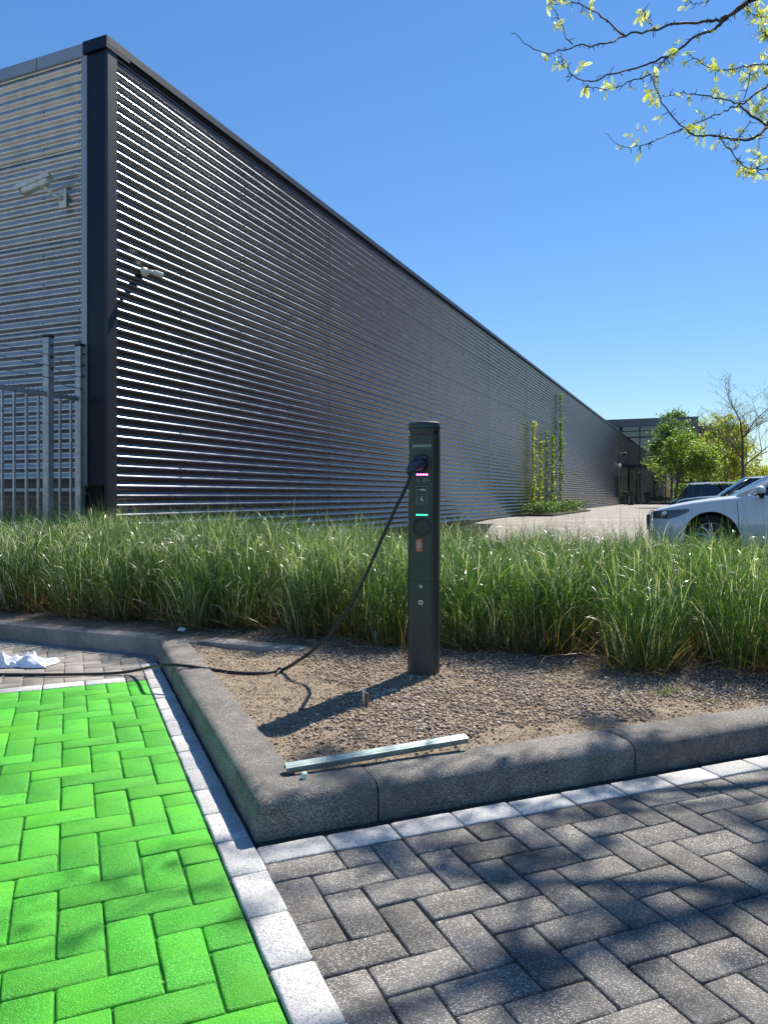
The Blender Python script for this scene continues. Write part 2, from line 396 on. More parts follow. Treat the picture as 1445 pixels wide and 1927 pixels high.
g = link('ground', np_mesh('ground', GV, GF), mat=M['lot'], smooth=True, kind='structure')

# ------------------------------------------------------------------ paving stones
def paver_mesh(L, W, seed):
    r = random.Random(seed)
    hx, hy = L / 2 - 0.0020, W / 2 - 0.0020
    out = []
    def side(p, q, n):
        for i in range(n):
            t = i / n; out.append([p[0] + (q[0] - p[0]) * t, p[1] + (q[1] - p[1]) * t])
    c = 0.004
    nx = 3 if L > W * 1.4 else 2
    side((-hx + c, -hy), (hx - c, -hy), nx); out.append([hx - c, -hy])
    side((hx, -hy + c), (hx, hy - c), 1); out.append([hx, hy - c])
    side((hx - c, hy), (-hx + c, hy), nx); out.append([-hx + c, hy])
    side((-hx, hy - c), (-hx, -hy + c), 1); out.append([-hx, -hy + c])
    n = len(out); m = MB(); vs = []
    for p in out:
        p[0] += r.uniform(-.0016, .0012); p[1] += r.uniform(-.0016, .0012)
    b = 0.0052
    for sc, z in ((0, -0.045), (0, -0.0065), (0.0018, -0.0024), (b, 0.0)):
        for x, y in out:
            vs.append((x - math.copysign(min(abs(x), sc), x), y - math.copysign(min(abs(y), sc), y), z + (r.uniform(-.0006, .0004) if z > -0.01 else 0)))
    fs = [(i * n + k, i * n + (k + 1) % n, (i + 1) * n + (k + 1) % n, (i + 1) * n + k) for i in range(3) for k in range(n)]
    fs.append(tuple(3 * n + k for k in range(n)))
    m.add(vs, fs); me = m.mesh('paver')
    me.shade_smooth()
    try: me.set_sharp_from_angle(angle=math.radians(50))
    except Exception: pass
    return me
PW = 0.10575
LIB = {}
def lib(kind, L, W, mat):
    k = (kind, round(L, 4), round(W, 4))
    if k not in LIB:
        LIB[k] = [paver_mesh(L, W, hash(k) % 1000 + i) for i in range(5)]
        for me in LIB[k]: me.materials.append(M[kind])
    return random.choice(LIB[k])
def in_view(p, mu=60, mv=40):
    u, v = px(p); return -mu < u < 1445 + mu and -mv < v < 1927 + mv
def lay(parent, items, kind, limit, name='paving_stone'):
    """items: list of (centre, angle, L, W). The largest in view become parts, the rest one joined part."""
    seen = [it for it in items if in_view(it[0])]; rest = [it for it in items if not in_view(it[0])]
    seen.sort(key=lambda it: it[0].y)
    rest += seen[limit:]; seen = seen[:limit]
    for c, ang, L, W in seen:
        o = bpy.data.objects.new(name, lib(kind, L, W, kind)); C.objects.link(o); o.parent = parent
        o.location = c + Vector((0, 0, random.uniform(-.0015, .0015)))
        o.rotation_euler = (random.gauss(0, .006), random.gauss(0, .006), ang + random.gauss(0, .004) + random.choice((0, PI)))
    if rest:
        V = []; Fq = []; n0 = 0; mb = MB()
        for c, ang, L, W in rest:
            Mx = Matrix.Translation(c + Vector((0, 0, random.uniform(-.0015, .0015)))) @ Matrix.Rotation(ang, 4, 'Z')
            mb.box(-L / 2 + .0016, L / 2 - .0016, -W / 2 + .0016, W / 2 - .0016, -.045, 0, Mx, bev=0.003)
        mb.build(name + 's', M[kind], parent, kind='stuff', recalc=False)
def herring(F, A, B, x0, x1, y0, y1, b0, a0, phase, ang, clip=None):
    """herringbone of 2:1 stones; cell (x, y) has its near left corner at b0 + x W, a0 + y W"""
    out = []
    for x in range(x0, x1 + 1):
        for y in range(y0, y1 + 1):
            c = (-x - y + phase) % 4
            cells = None
            if c == 0:
                if x - 1 >= x0: cells = ((x - 1, y), (x, y))
                else: cells = ((x, y),)
            elif c == 1 and x == x1: cells = ((x, y),)
            elif c == 3:
                cells = ((x, y), (x, y + 1)) if y + 1 <= y1 else ((x, y),)
            elif c == 2 and y == y0: cells = ((x, y),)
            if not cells: continue
            bx = sum(q[0] for q in cells) / len(cells) + .5; ay = sum(q[1] for q in cells) / len(cells) + .5
            p = F(b0 + bx * PW, a0 + ay * PW, 0)
            if clip and not clip(p): continue
            if len(cells) == 1: out.append((p, ang, PW, PW))
            elif cells[0][1] == cells[1][1]: out.append((p, ang, 2 * PW, PW))
            else: out.append((p, ang + PI / 2, 2 * PW, PW))
    return out
ang1 = math.radians(22.2); ang2 = math.radians(22.9); angL = math.atan2(LD.y, LD.x)

def slab(name, pts, z, mat, parent):
    m = MB(); m.add([(p.x, p.y, z) for p in pts], [tuple(range(len(pts)))]); return m.build(name, mat, parent)
# dark herringbone road in front of the bed
road = empty('herringbone_road'); road['kind'] = 'structure'
items = herring(F1, A1, B1, 0, 58, -34, -1, -0.013, -0.145, 0, ang1)
lay(road, items, 'dark_paver', 290)
slab('joint_sand', [F1(-.02, -3.9), F1(6.3, -3.9), F1(6.3, 0.05), F1(-.02, 0.05)], -0.012, M['joint_dark'], road)
# white edge stones under the front kerb
ws = empty('white_edge_strip'); ws['kind'] = 'structure'
items = [(F1(-0.011 + PW * 2 * (i + .5), -0.036 - PW / 2, 0.002), ang1, 2 * PW, PW) for i in range(28)]
items += [(F2(-0.010 - PW / 2, -0.606 + .2125 * (i + .5), 0.002), ang2 + PI / 2, .2125, PW) for i in range(-8, 15)]
lay(ws, items, 'white_paver', 200, 'edge_stone')
slab('joint_sand', [F2(-.135, -2.4), F2(-.015, -2.4), F2(-.0, 2.7), F2(-.135, 2.7)], -0.0085, M['joint_dark'], ws)
slab('joint_sand', [F1(-.0, -.142), F1(6, -.142), F1(6, 0), F1(0, 0)], -0.0045, M['joint_dark'], ws)
# green painted bay
bay = empty('green_parking_bay'); bay['kind'] = 'structure'
GA0 = -0.381 - PW                       # so that row 1 spans a = -0.381 .. -0.275
nx0 = -34
rows_top = int((2.20 - GA0) / PW) - 1
items = herring(F2, A2, B2, nx0, -1, -14, rows_top, -0.1175, GA0, 0, ang2)
lay(bay, items, 'green_paver', 295)
ga_top = GA0 + (rows_top + 1) * PW
slab('painted_joints', [F2(-.119, -2.4), F2(-.119, ga_top), F2(-3.8, ga_top), F2(-3.8, -2.4)], -0.0075, M['joint_green'], bay)
# white strip at the head of the bay, then the grey paving up to the back kerb
items = [(F2(-0.222 - .2125 * (i + .5), ga_top + PW / 2, .001), ang2, .2125, PW) for i in range(16)]
items += [(F2(-.170, ga_top + PW / 2, .0), ang2, PW * .95, PW)]
hd = empty('bay_head_strip'); hd['kind'] = 'structure'
lay(hd, items[:-1], 'white_paver', 40, 'edge_stone')
lay(hd, items[-1:], 'dark_paver', 4, 'edge_stone')
slab('joint_sand', [F2(-.132, ga_top), F2(-.132, ga_top + PW), F2(-3.8, ga_top + PW), F2(-3.8, ga_top)], -0.009, M['joint_dark'], hd)
gp = empty('grey_paving'); gp['kind'] = 'structure'
def clipL(p):
    pl, ql = to_L(p.x, p.y); return ql < -0.19
items = herring(F2, A2, B2, -34, -1, 0, 22, -0.1175, ga_top + PW + .002, 1, ang2, clipL)
nL = 14
items += [(FL(-.18 - .2125 * (i + .5), -.062, 0), angL, .2125, PW) for i in range(nL)]
items += [(FL(-.10 - .2125 * (i + .5), -.062 - PW, -.001), angL, .2125, PW) for i in range(nL)] 
lay(gp, items, 'grey_paver', 290)
slab('cut_stones', [F2(-.12, ga_top + PW), FL(0.02, 0.02), FL(-4, 0.02), F2(-3.8, ga_top + PW)], -0.006, M['grey_paver'], gp)
slab('joint_sand', [F2(-.13, ga_top + PW), FL(0.02, 0.02), FL(-4, 0.02), F2(-3.8, ga_top + PW)], -0.012, M['joint_dark'], gp)

# ------------------------------------------------------------------ kerbs
KP = [(0, -.12), (0, .080), (.004, .094), (.012, .106), (.024, .114), (.040, .119), (.10, .121), (.165, .120), (.175, .111), (.175, -.12)]
def sweep(path, prof, inward, seed=0, jit=0.0012, seg=0.06):
    """path: outer foot points; inward(i) gives the mitre vector for 1 m of inward offset"""
    pts = []; inw = []
    for i in range(len(path) - 1):
        n = max(1, int((path[i + 1] - path[i]).length / seg))
        for k in range(n):
            t = k / n; pts.append(path[i].lerp(path[i + 1], t)); inw.append(inward[i].lerp(inward[i + 1], t))
    pts.append(path[-1]); inw.append(inward[-1])
    m = MB(); vs = []; r = random.Random(seed); np_ = len(prof)
    for i, (p, w_) in enumerate(zip(pts, inw)):
        for j, (o, z) in enumerate(prof):
            q = p + w_ * o; e = jit if 0 < j < np_ - 1 else 0
            # a little chamfer at the ends
            zz = z - (0.004 if i in (0, len(pts) - 1) and z > 0 else 0)
            vs.append((q.x + r.uniform(-e, e), q.y + r.uniform(-e, e), zz + r.uniform(-e, e)))
    fs = [(i * np_ + j, (i + 1) * np_ + j, (i + 1) * np_ + j + 1, i * np_ + j + 1) for i in range(len(pts) - 1) for j in range(np_ - 1)]
    fs += [tuple(range(np_)), tuple(reversed([(len(pts) - 1) * np_ + j for j in range(np_)]))]
    m.add(vs, fs); return m
kerb = empty('bed_kerb', tuple(O), 0, 'dark weathered concrete kerb with rounded top bending round the gravel bed corner', 'kerb')
kerb['kind'] = 'thing'
def kb(m, name='kerb_stone', mat='kerb', par=None):
    o = m.build(name, M[mat], None, smooth='auto')
    par = par or kerb
    o.parent = par; o.matrix_parent_inverse = Matrix.Translation(par.location).inverted(); return o
g_ = 0.0035
def corner_kerb():
    m = MB(); vs = []; r = random.Random(1); np_ = len(KP); rows = []
    ta = [1, .93, .86, .79, .72, .65, .58, .51, .44, .37, .30, .23, .16, .10, .05, .02, .008]
    for t in ta: rows.append([F2(o, o + (.975 - o - g_) * t, z) for o, z in KP])
    rows.append([(F2(o + .006 * (o < .03), o + .006 * (o < .03), z) + F1(o + .006 * (o < .03), o + .006 * (o < .03), z)) / 2 for o, z in KP])
    for t in (.015, .05, .12, .22, .34, .46, .58, .70, .82, .92, 1): rows.append([F1(o + (.39 - o - g_) * t, o, z) for o, z in KP])
    for i, row in enumerate(rows):
        for j, p in enumerate(row):
            e = .0012 if 0 < j < np_ - 1 else 0
            vs.append((p.x + r.uniform(-e, e), p.y + r.uniform(-e, e), p.z + r.uniform(-e, e)))
    fs = [(i * np_ + j, (i + 1) * np_ + j, (i + 1) * np_ + j + 1, i * np_ + j + 1) for i in range(len(rows) - 1) for j in range(np_ - 1)]
    fs += [tuple(range(np_)), tuple(reversed([(len(rows) - 1) * np_ + j for j in range(np_)]))]
    m.add(vs, fs); return m
kb(corner_kerb())
bb = .39
for i in range(6):
    kb(sweep([F1(bb + g_, 0), F1(bb + 1.02 - g_, 0)], KP, [A1, A1], 10 + i)); bb += 1.02
aa = .975
for i, l_ in enumerate((1.0, .80)):
    kb(sweep([F2(0, aa + g_), F2(0, aa + l_ - g_)][::-1], KP, [B2, B2], 20 + i)); aa += l_
bk = empty('back_kerb', tuple(FL(0, 0)), 0, 'paler flat topped kerb along the front of the tall grass, behind the white cloth', 'kerb')
bk['kind'] = 'thing'
KP2 = [(0, -.12), (0, .096), (.003, .104), (.012, .108), (.118, .110), (.128, .104), (.13, -.12)]
KP3 = [(o, z + .03 if z > 0 else z) for o, z in KP2]
pp = 0.32
for i in range(6):
    kb(sweep([FL(pp - 1.0 + g_ / 2, 0), FL(pp - g_ / 2, 0)], KP2, [LN, LN], 30 + i), mat='kerb_pale', par=bk); pp -= 1.0
kb(sweep([FL(.32 + g_, 0), FL(1.05, 0)], [(o, z + (.012 if z > 0 else 0)) for o, z in KP2], [LN, LN], 41), mat='kerb_pale', par=bk)

# ------------------------------------------------------------------ planting bed
def bed_z(x, y):
    p, q = to_L(x, y); b, a = to_F(x, y, A1, B1)
    z = 0.107 + 0.048 * (fbm(x * 2.2, y * 2.2, 3, 3) - .45) + 0.012 * (fbm(x * 9, y * 9, 4, 8) - .45)
    d = np.minimum(np.maximum(a - .175, 0), np.maximum(b - .175, 0)); e = np.exp(-(d / .12) ** 2)
    z = z * (1 - e) + e * (0.111 + 0.016 * (fbm(x * 6, y * 6, 3, 5) - .42))
    soil = np.clip((q - .15) / .3, 0, 1)
    z = z + soil * 0.01 - 0.030 * np.exp(-((q + .10) / .10) ** 2) * (p > -.1) * (p < .9)
    lf = np.clip((.1 - p) / .3, 0, 1) * np.clip((.6 - q) / .3, 0, 1); z = z * (1 - lf) + lf * (.103 + .03 * np.clip((q - .06) / .3, 0, 1) + .008 * (fbm(x * 7, y * 7, 3, 15) - .45))
    return z
st = 0.028
P_, Q_ = np.meshgrid(np.arange(-6.0, 9.0, st), np.arange(-5.2, 2.75, st), indexing='ij')
BX = LO.x + LD.x * P_ + LN.x * Q_; BY = LO.y + LD.y * P_ + LN.y * Q_
b_, a_ = to_F(BX, BY, A1, B1); b2_, a2_ = to_F(BX, BY, A2, B2)
inside = ((Q_ > 0.06) | ((a_ > 0.1) & (b2_ > 0.1))) & (b_ < 6.1)
BZ = bed_z(BX, BY)
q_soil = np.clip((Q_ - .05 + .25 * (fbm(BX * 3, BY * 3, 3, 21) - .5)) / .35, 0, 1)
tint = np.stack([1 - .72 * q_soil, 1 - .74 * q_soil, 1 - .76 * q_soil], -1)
np_, nq_ = P_.shape
idx = np.arange(np_ * nq_).reshape(np_, nq_)
BF = np.stack([idx[:-1, :-1], idx[1:, :-1], idx[1:, 1:], idx[:-1, 1:]], -1)
okf = inside[:-1, :-1] & inside[1:, :-1] & inside[1:, 1:] & inside[:-1, 1:]
BF = BF[okf]
used, inv = np.unique(BF, return_inverse=True)
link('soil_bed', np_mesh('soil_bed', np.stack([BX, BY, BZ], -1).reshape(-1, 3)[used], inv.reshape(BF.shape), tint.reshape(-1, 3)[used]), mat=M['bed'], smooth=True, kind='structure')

# gravel: rounded pebbles, thick in the middle of the bed, thin where sand shows
def ico(sub):
    import bmesh
    bm = bmesh.new(); bmesh.ops.create_icosphere(bm, subdivisions=sub, radius=1)
    V = np.array([v.co[:] for v in bm.verts]); F = np.array([[v.index for v in f.verts] for f in bm.faces]); bm.free(); return V, F
def gravel(n, rmin, rmax, sub, dens, seed, region, name='gravel', sink=0.35):
    r = np.random.default_rng(seed)
    x = r.uniform(region[0], region[1], n * 6); y = r.uniform(region[2], region[3], n * 6)
    b, a = to_F(x, y, A1, B1); b2, _ = to_F(x, y, A2, B2); p, q = to_L(x, y)
    ok = (a > .165) & (b2 > .165) & (q < .55) & (np.abs(x) < .56 * y + .1)
    ok &= ~((q > -.02) & (q < .14) & (p < 1.1))
    ok &= r.random(len(x)) < dens(x, y, a, b2, q)
    x, y = x[ok][:n], y[ok][:n]; n = len(x)
    V, F = ico(sub)
    s = rmin + (rmax - rmin) * r.random(n) ** 2.2
    sc = np.stack([s * r.uniform(.85, 1.35, n), s * r.uniform(.7, 1.0, n), s * r.uniform(.5, .8, n)], -1)
    th = r.uniform(0, 2 * PI, n); ph = r.normal(0, .35, n)
    jit = 1 + r.normal(0, .07, (n, len(V), 1))
    P = V[None] * sc[:, None] * jit
    c, s_ = np.cos(ph)[:, None], np.sin(ph)[:, None]
    P = np.stack([P[..., 0] * c - P[..., 2] * s_, P[..., 1], P[..., 0] * s_ + P[..., 2] * c], -1)
    c, s_ = np.cos(th)[:, None], np.sin(th)[:, None]
    P = np.stack([P[..., 0] * c - P[..., 1] * s_, P[..., 0] * s_ + P[..., 1] * c, P[..., 2]], -1)
    z = bed_z(x, y) + sc[:, 2] * (1 - 2 * sink) + r.random(n) * .003
    P += np.stack([x, y, z], -1)[:, None]
    FF = (F[None] + (np.arange(n) * len(V))[:, None, None]).reshape(-1, 3)
    pal = np.array([(.30, .22, .15), (.38, .29, .20), (.24, .175, .125), (.44, .35, .26), (.16, .125, .10), (.32, .255, .195), (.28, .18, .12), (.52, .44, .35)])
    col = pal[r.integers(0, len(pal), n)] * r.uniform(.75, 1.15, (n, 1))
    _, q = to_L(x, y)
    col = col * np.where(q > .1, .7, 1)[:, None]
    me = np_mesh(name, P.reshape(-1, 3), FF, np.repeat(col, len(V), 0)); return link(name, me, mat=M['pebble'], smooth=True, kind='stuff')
def dens1(x, y, a, b, q):
    d = np.clip((b - .45 + .55 * (fbm(x * 2.5, y * 2.5, 3, 31) - .45)) / .35, 0.03, 1) * np.clip((a - .22 + .35 * (fbm(x * 4, y * 4, 3, 37) - .5)) / .22, 0.04, 1)
    pat = np.clip((fbm(x * 3.1, y * 3.1, 4, 51) - .30) / .16, .12, 1)
    front = np.exp(-(((b - .55) / .35) ** 2 + ((a - .55) / .2) ** 2))
    return np.clip(d * pat + .25 * front, 0, 1)
o = gravel(24000, .0036, .0105, 1, dens1, 5, (-1.4, 2.5, 2.5, 5.3)); o['kind'] = 'stuff'
def dens2(x, y, a, b, q): return .5 + 0 * x
o = gravel(30000, .0015, .0042, 0, dens2, 6, (-1.4, 2.4, 2.5, 4.9), 'grit', .2)

# ------------------------------------------------------------------ tall ornamental grass
def ribbons(base_, dirs, lean, length, width, nseg, droop, r, col_base, col_tip, twist, pw=2.1):
    """many arching blades at once. base_ (n,3), dirs azimuth (n), lean angle at the foot, droop curvature"""
    n = len(base_); t = np.linspace(0, 1, nseg + 1)
    ang = lean[:, None] + droop[:, None] * t[None] ** pw          # angle from the vertical
    sg = length[:, None] / nseg
    dx = np.sin(ang) * sg; dz = np.cos(ang) * sg
    hx = np.concatenate([np.zeros((n, 1)), np.cumsum(dx[:, :-1], 1)], 1); hz = np.concatenate([np.zeros((n, 1)), np.cumsum(dz[:, :-1], 1)], 1)
    cx, cy = np.cos(dirs)[:, None], np.sin(dirs)[:, None]
    side = r.normal(0, 1, (n, 1)) * .05 * length[:, None] * t[None] ** 2
    X = base_[:, 0:1] + hx * cx - side * cy; Y = base_[:, 1:2] + hx * cy + side * cx; Z = base_[:, 2:3] + hz
    Z = np.maximum(Z, base_[:, 2:3] + .004)
    wd = width[:, None] * (1 - t[None] ** 1.6) * (0.6 + .4 * np.minimum(1, t[None] * 5)) * .5
    tw = twist[:, None] + t[None] * r.normal(0, .9, (n, 1))
    wx = -np.sin(dirs)[:, None] * np.cos(tw) ; wy = np.cos(dirs)[:, None] * np.cos(tw); 
    wx2 = cx * np.cos(ang) * np.sin(tw); wy2 = cy * np.cos(ang) * np.sin(tw); wz2 = -np.sin(ang) * np.sin(tw)
    WX, WY, WZ = (wx + wx2) * wd, (wy + wy2) * wd, wz2 * wd
    Lf = np.stack([X - WX, Y - WY, Z - WZ], -1); Rt = np.stack([X + WX, Y + WY, Z + WZ], -1)
    V = np.stack([Lf, Rt], 2).reshape(n, -1, 3)
    m_ = V.shape[1]
    f = np.array([[2 * i, 2 * i + 1, 2 * i + 3, 2 * i + 2] for i in range(nseg)])
    FF = (f[None] + (np.arange(n) * m_)[:, None, None]).reshape(-1, 4)
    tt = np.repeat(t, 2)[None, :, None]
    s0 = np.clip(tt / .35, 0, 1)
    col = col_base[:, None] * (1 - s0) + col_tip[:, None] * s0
    return V.reshape(-1, 3), FF, col.reshape(-1, 3)
def make_grass():
    r = np.random.default_rng(3); Vs = []; Fs = []; Cs = []; off = 0
    def put(V, F, c):
        nonlocal off
        Vs.append(V); Fs.append(F + off); Cs.append(c); off += len(V)
    clumps = []
    for row in range(6):
        q0 = .50 + row * .40
        for i in range(34):
            p = -4.2 + i * .38 + (row % 2) * .19 + r.normal(0, .08)
            c = FL(p, q0 + r.normal(0, .08))
            u, v = px((c.x, c.y, .6))
            if u < -260 or u > 1760: continue
            clumps.append((c.x, c.y, row, p))
    for cx, cy, row, p in clumps:
        n = 560 if row < 2 else (430 if row < 4 else 330)
        hgt = r.uniform(.78, .98) * (1.0 if row else .90) * (1 - .12 * np.clip((p - .2) / 2.0, 0, 1))
        cf = r.uniform(.62, 1.12); cy_ = r.uniform(0, 1) < .25
        an = r.uniform(0, 2 * PI, n); rad = .19 * np.sqrt(r.random(n))
        bx = cx + rad * np.cos(an); by = cy + rad * np.sin(an)
        base_ = np.stack([bx, by, bed_z(bx, by)], -1)
        d = an + r.normal(0, .9, n)
        lean = np.abs(r.normal(.05, .13, n)) + rad * .9
        ln = hgt * r.uniform(.42, 1.0, n) * (1 - .05 * lean)
        droop = np.abs(r.normal(.5, .5, n)) + (r.random(n) < .55) * r.uniform(.8, 2.4, n)
        wd = r.uniform(.0032, .0075, n)
        hue = r.random(n)[:, None]
        tip = np.array([.026, .070, .018]) * (1 - hue) + np.array([.13, .225, .045]) * hue
        tip = tip * r.uniform(.6, 1.2, (n, 1)) * cf * (np.array([1.12, 1.0, .9]) if cy_ else 1)
        pale = (r.random(n) < .05 + .20 * (droop > 1.2))[:, None]  # pale blades: sun glints painted into the tip colour
        tip = np.where(pale, np.array([.72, .72, .58]) * r.uniform(.7, 1.1, (n, 1)), tip)
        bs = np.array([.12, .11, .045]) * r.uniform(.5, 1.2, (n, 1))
        ln = ln * np.where(droop > 1.2, .92, 1.0) * (1 - .25 * (row == 0) * (rad > .1))
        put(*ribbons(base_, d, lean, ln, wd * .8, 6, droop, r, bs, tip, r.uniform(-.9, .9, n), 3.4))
        m_ = int(n * 1.25)                      # leaves that leave the stems higher up
        an = r.uniform(0, 2 * PI, m_); rad = .20 * np.sqrt(r.random(m_)); zo = hgt * .62 * r.random(m_) ** .8
        spread = 1 + .35 * zo
        bx = cx + rad * spread * np.cos(an); by = cy + rad * spread * np.sin(an)
        b2_ = np.stack([bx, by, bed_z(bx, by) + zo], -1); hue = r.random(m_)[:, None]
        tip = (np.array([.028, .085, .016]) * (1 - hue) + np.array([.16, .31, .05]) * hue) * r.uniform(.6, 1.25, (m_, 1)) * cf * (np.array([1.12, 1.0, .9]) if cy_ else 1)
        glint_ = (r.random(m_) < .05 + .22 * (zo > .32))[:, None]  # upper leaves coloured whitish as glints
        tip = np.where(glint_, np.array([.66, .68, .52]) * r.uniform(.6, 1.1, (m_, 1)), tip)
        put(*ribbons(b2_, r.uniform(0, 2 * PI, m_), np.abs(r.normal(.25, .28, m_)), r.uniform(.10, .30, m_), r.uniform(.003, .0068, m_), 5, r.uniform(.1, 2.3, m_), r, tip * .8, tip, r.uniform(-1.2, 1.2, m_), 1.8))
    # dead thatch round the feet and thin stems lying forward
    n = 30000
    k = r.integers(0, len(clumps), n); cl = np.array([(c[0], c[1]) for c in clumps])[k]
    ok = np.array([c[2] for c in clumps])[k] < 2; cl = cl[ok]; n = len(cl)
    an = r.uniform(0, 2 * PI, n); rad = .03 + .24 * r.random(n)
    bx = cl[:, 0] + rad * np.cos(an); by = cl[:, 1] + rad * np.sin(an)
    base_ = np.stack([bx, by, bed_z(bx, by)], -1)
    cb = np.array([.26, .17, .08]) * r.uniform(.3, 1.2, (n, 1)); 
    put(*ribbons(base_, an + r.normal(0, .6, n), r.uniform(.2, 1.3, n), r.uniform(.12, .46, n), r.uniform(.002, .004, n), 4, r.uniform(.2, 1.0, n), r, cb, cb * r.uniform(.8, 2.2, (n, 1)), r.uniform(-1, 1, n)))
    # sparse taller stalks
    n = 900; p = r.uniform(-4, 7, n); q = r.uniform(.5, 2.4, n); b = np.stack([LO.x + LD.x * p + LN.x * q, LO.y + LD.y * p + LN.y * q], -1)
    b = np.concatenate([b, bed_z(b[:, 0], b[:, 1])[:, None]], 1); cb = np.array([.12, .20, .05]) * r.uniform(.4, 1.3, (n, 1))
    put(*ribbons(b, r.uniform(0, 2 * PI, n), np.abs(r.normal(.05, .10, n)), r.uniform(.72, 1.06, n), r.uniform(.0025, .0045, n), 7, np.abs(r.normal(.3, .4, n)), r, cb, cb, r.uniform(-1, 1, n)))
    V = np.concatenate(Vs); F = np.concatenate(Fs); Cc = np.concatenate(Cs)
    return link('ornamental_grass', np_mesh('ornamental_grass', V, F, Cc), mat=M['blade'], smooth=True, kind='stuff')
make_grass()

# ------------------------------------------------------------------ long building with corrugated cladding
PIT = 0.1125; AMP = 0.0155
WL = 64.0
ZT = H + 859 / 1400 * 8.395        # top of the coping at the corner: about 6.18
bld = empty('corrugated_warehouse', tuple(WC), 0, 'long single storey hall clad in horizontal corrugated metal, dark flank and pale end wall', 'building')
def par(o, root=None):
    root = root or bld
    o.parent = root; o.matrix_parent_inverse = Matrix.Translation(root.location).inverted(); return o
def wall_pt(t, n, z): return WC + WD * t + WP * n + Vector((0, 0, z))          # long wall, n outwards
def end_pt(t, n, z): return WC - WP * t - WD * n + Vector((0, 0, z))            # end wall, n outwards
def sheet(fn, t0, t1, z0, rows, per=12, off=0.0, nt_=1):
    """one corrugated sheet of `rows` waves from z0 upwards, lower edge lapping over the sheet below"""
    zs = np.arange(0, rows * per + 1) / per * PIT
    V = []; 
    for t in np.linspace(t0, t1, nt_ + 1):
        for i, z in enumerate(zs):
            lap = off * max(0.0, 1 - i / (per * .9))
            V.append(tuple(fn(t, AMP * math.cos(2 * PI * (z0 + z) / PIT) + lap + .02, z0 + z)))
    k = len(zs)
    Fc = [(j * k + i, (j + 1) * k + i, (j + 1) * k + i + 1, j * k + i + 1) for j in range(nt_) for i in range(k - 1)]
    # thickness at the lower edge
    m = MB(); m.add(V, Fc); return m
z_top = ZT - 0.145
n_rows = int((z_top - 0.27) / PIT)
z_bot = z_top - n_rows * PIT
SL = 5.37
rows_list = []
zz = z_top
k = 0
while zz > z_bot + .01:
    r_ = min(9 if k else 8, int(round((zz - z_bot) / PIT))); zz -= r_ * PIT; rows_list.append((zz, r_)); k += 1
ts_ = [0.115] + [SL * i for i in range(1, 12)] + [WL]
ts_ = [t for t in ts_ if t < WL] + [WL] if ts_[-2] < WL else ts_
ts_ = sorted(set(round(t, 3) for t in ts_))
DOOR0, DOOR1, DOORZ = 54.6, 63.4, 3.62
for i in range(len(ts_) - 1):
    for (zb, rr) in rows_list:
        t0, t1 = ts_[i] + .002, ts_[i + 1] - .002
        if t1 > DOOR0 and zb < DOORZ:
            t1 = min(t1, DOOR0)
            if zb + rr * PIT > DOORZ + .3:
                pass
            if t0 > DOOR0 - .3: continue
        m = sheet(wall_pt, t0, t1, zb, rr, per=24 if i < 4 else 10, off=.004)
        par(m.build('cladding_sheet', M['clad_dark'], None, smooth=True, recalc=False))
# piece above the door
for (zb, rr) in rows_list:
    if zb < DOORZ < zb + rr * PIT:
        k = int((zb + rr * PIT - DOORZ) / PIT)
        m = sheet(wall_pt, DOOR0 + .01, WL, zb + (rr - k) * PIT, k, per=8); par(m.build('cladding_sheet', M['clad_dark'], None, smooth=True, recalc=False))
# dark backing body, roof
m = MB(); m.add([tuple(wall_pt(t, n, z)) for z in (0.0, ZT - .05) for (t, n) in ((0.02, -.03), (WL, -.03), (WL, -22), (0.02, -22))],
                [(0, 1, 2, 3), (4, 5, 6, 7), (0, 1, 5, 4), (1, 2, 6, 5), (2, 3, 7, 6), (3, 0, 4, 7)])
par(m.build('hall_core', M['frame_dark'], None))
# screws on the long wall
m = MB(); r = random.Random(4)
def screw(fn, t, z, s=.011, prot=.018, n=None):
    nrm = (fn(0, 1, 0) - fn(0, 0, 0)); al = (fn(1, 0, 0) - fn(0, 0, 0))
    c = fn(t, AMP + .02 + .001 if n is None else n, z); vs = []
    for dn in (0, prot * .5):
        for k in range(6):
            a = 2 * PI * k / 6; vs.append(tuple(c + nrm * dn + al * s * .55 * math.cos(a) + Vector((0, 0, s * .55 * math.sin(a)))))
    m.add(vs, [(k, (k + 1) % 6, 6 + (k + 1) % 6, 6 + k) for k in range(6)] + [tuple(range(6, 12))])
kz = math.ceil(z_bot / PIT); 
for j in range(1, 20):
    t = j * SL / 4
    for kk in range(kz, int(z_top / PIT)):
        if j % 4 == 0 or ((kk - kz) % 9 in (0, 1, 5)):
            screw(wall_pt, t + r.uniform(-.01, .01), kk * PIT, .024)
for kk in range(kz, int(z_top / PIT)):
    screw(wall_pt, .16, kk * PIT, .010)
par(m.build('screws', M['screw'], None, kind='stuff', recalc=False))
# end wall: pale sheets above a brick plinth
EW = 16.0; PLZ = 1.12
z_tope = ZT - .145
ne = int((z_tope - PLZ - .03) / PIT); zbe = z_tope - ne * PIT
zz = z_tope; k = 0
while zz > zbe + .01:
    r_ = min((9, 9, 9, 9)[min(k, 3)], int(round((zz - zbe) / PIT))); zz -= r_ * PIT
    for (t0, t1) in ((.33, 6.2), (6.2, 12.0), (12.0, EW)):
        m = sheet(end_pt, t0 + .002, t1 - .002, zz, r_, off=.011); par(m.build('pale_cladding_sheet', M['clad_pale'], None, smooth=True, recalc=False))
    k += 1
m = MB()
for kk in range(ne):
    z = zbe + (kk + .5) * PIT
    z = round(z / PIT) * PIT
    screw(end_pt, .365, z, .012)
    if kk % 9 in (2, 5, 7): screw(end_pt, .92, z, .014)
par(m.build('screws', M['screw'], None, kind='stuff', recalc=False))
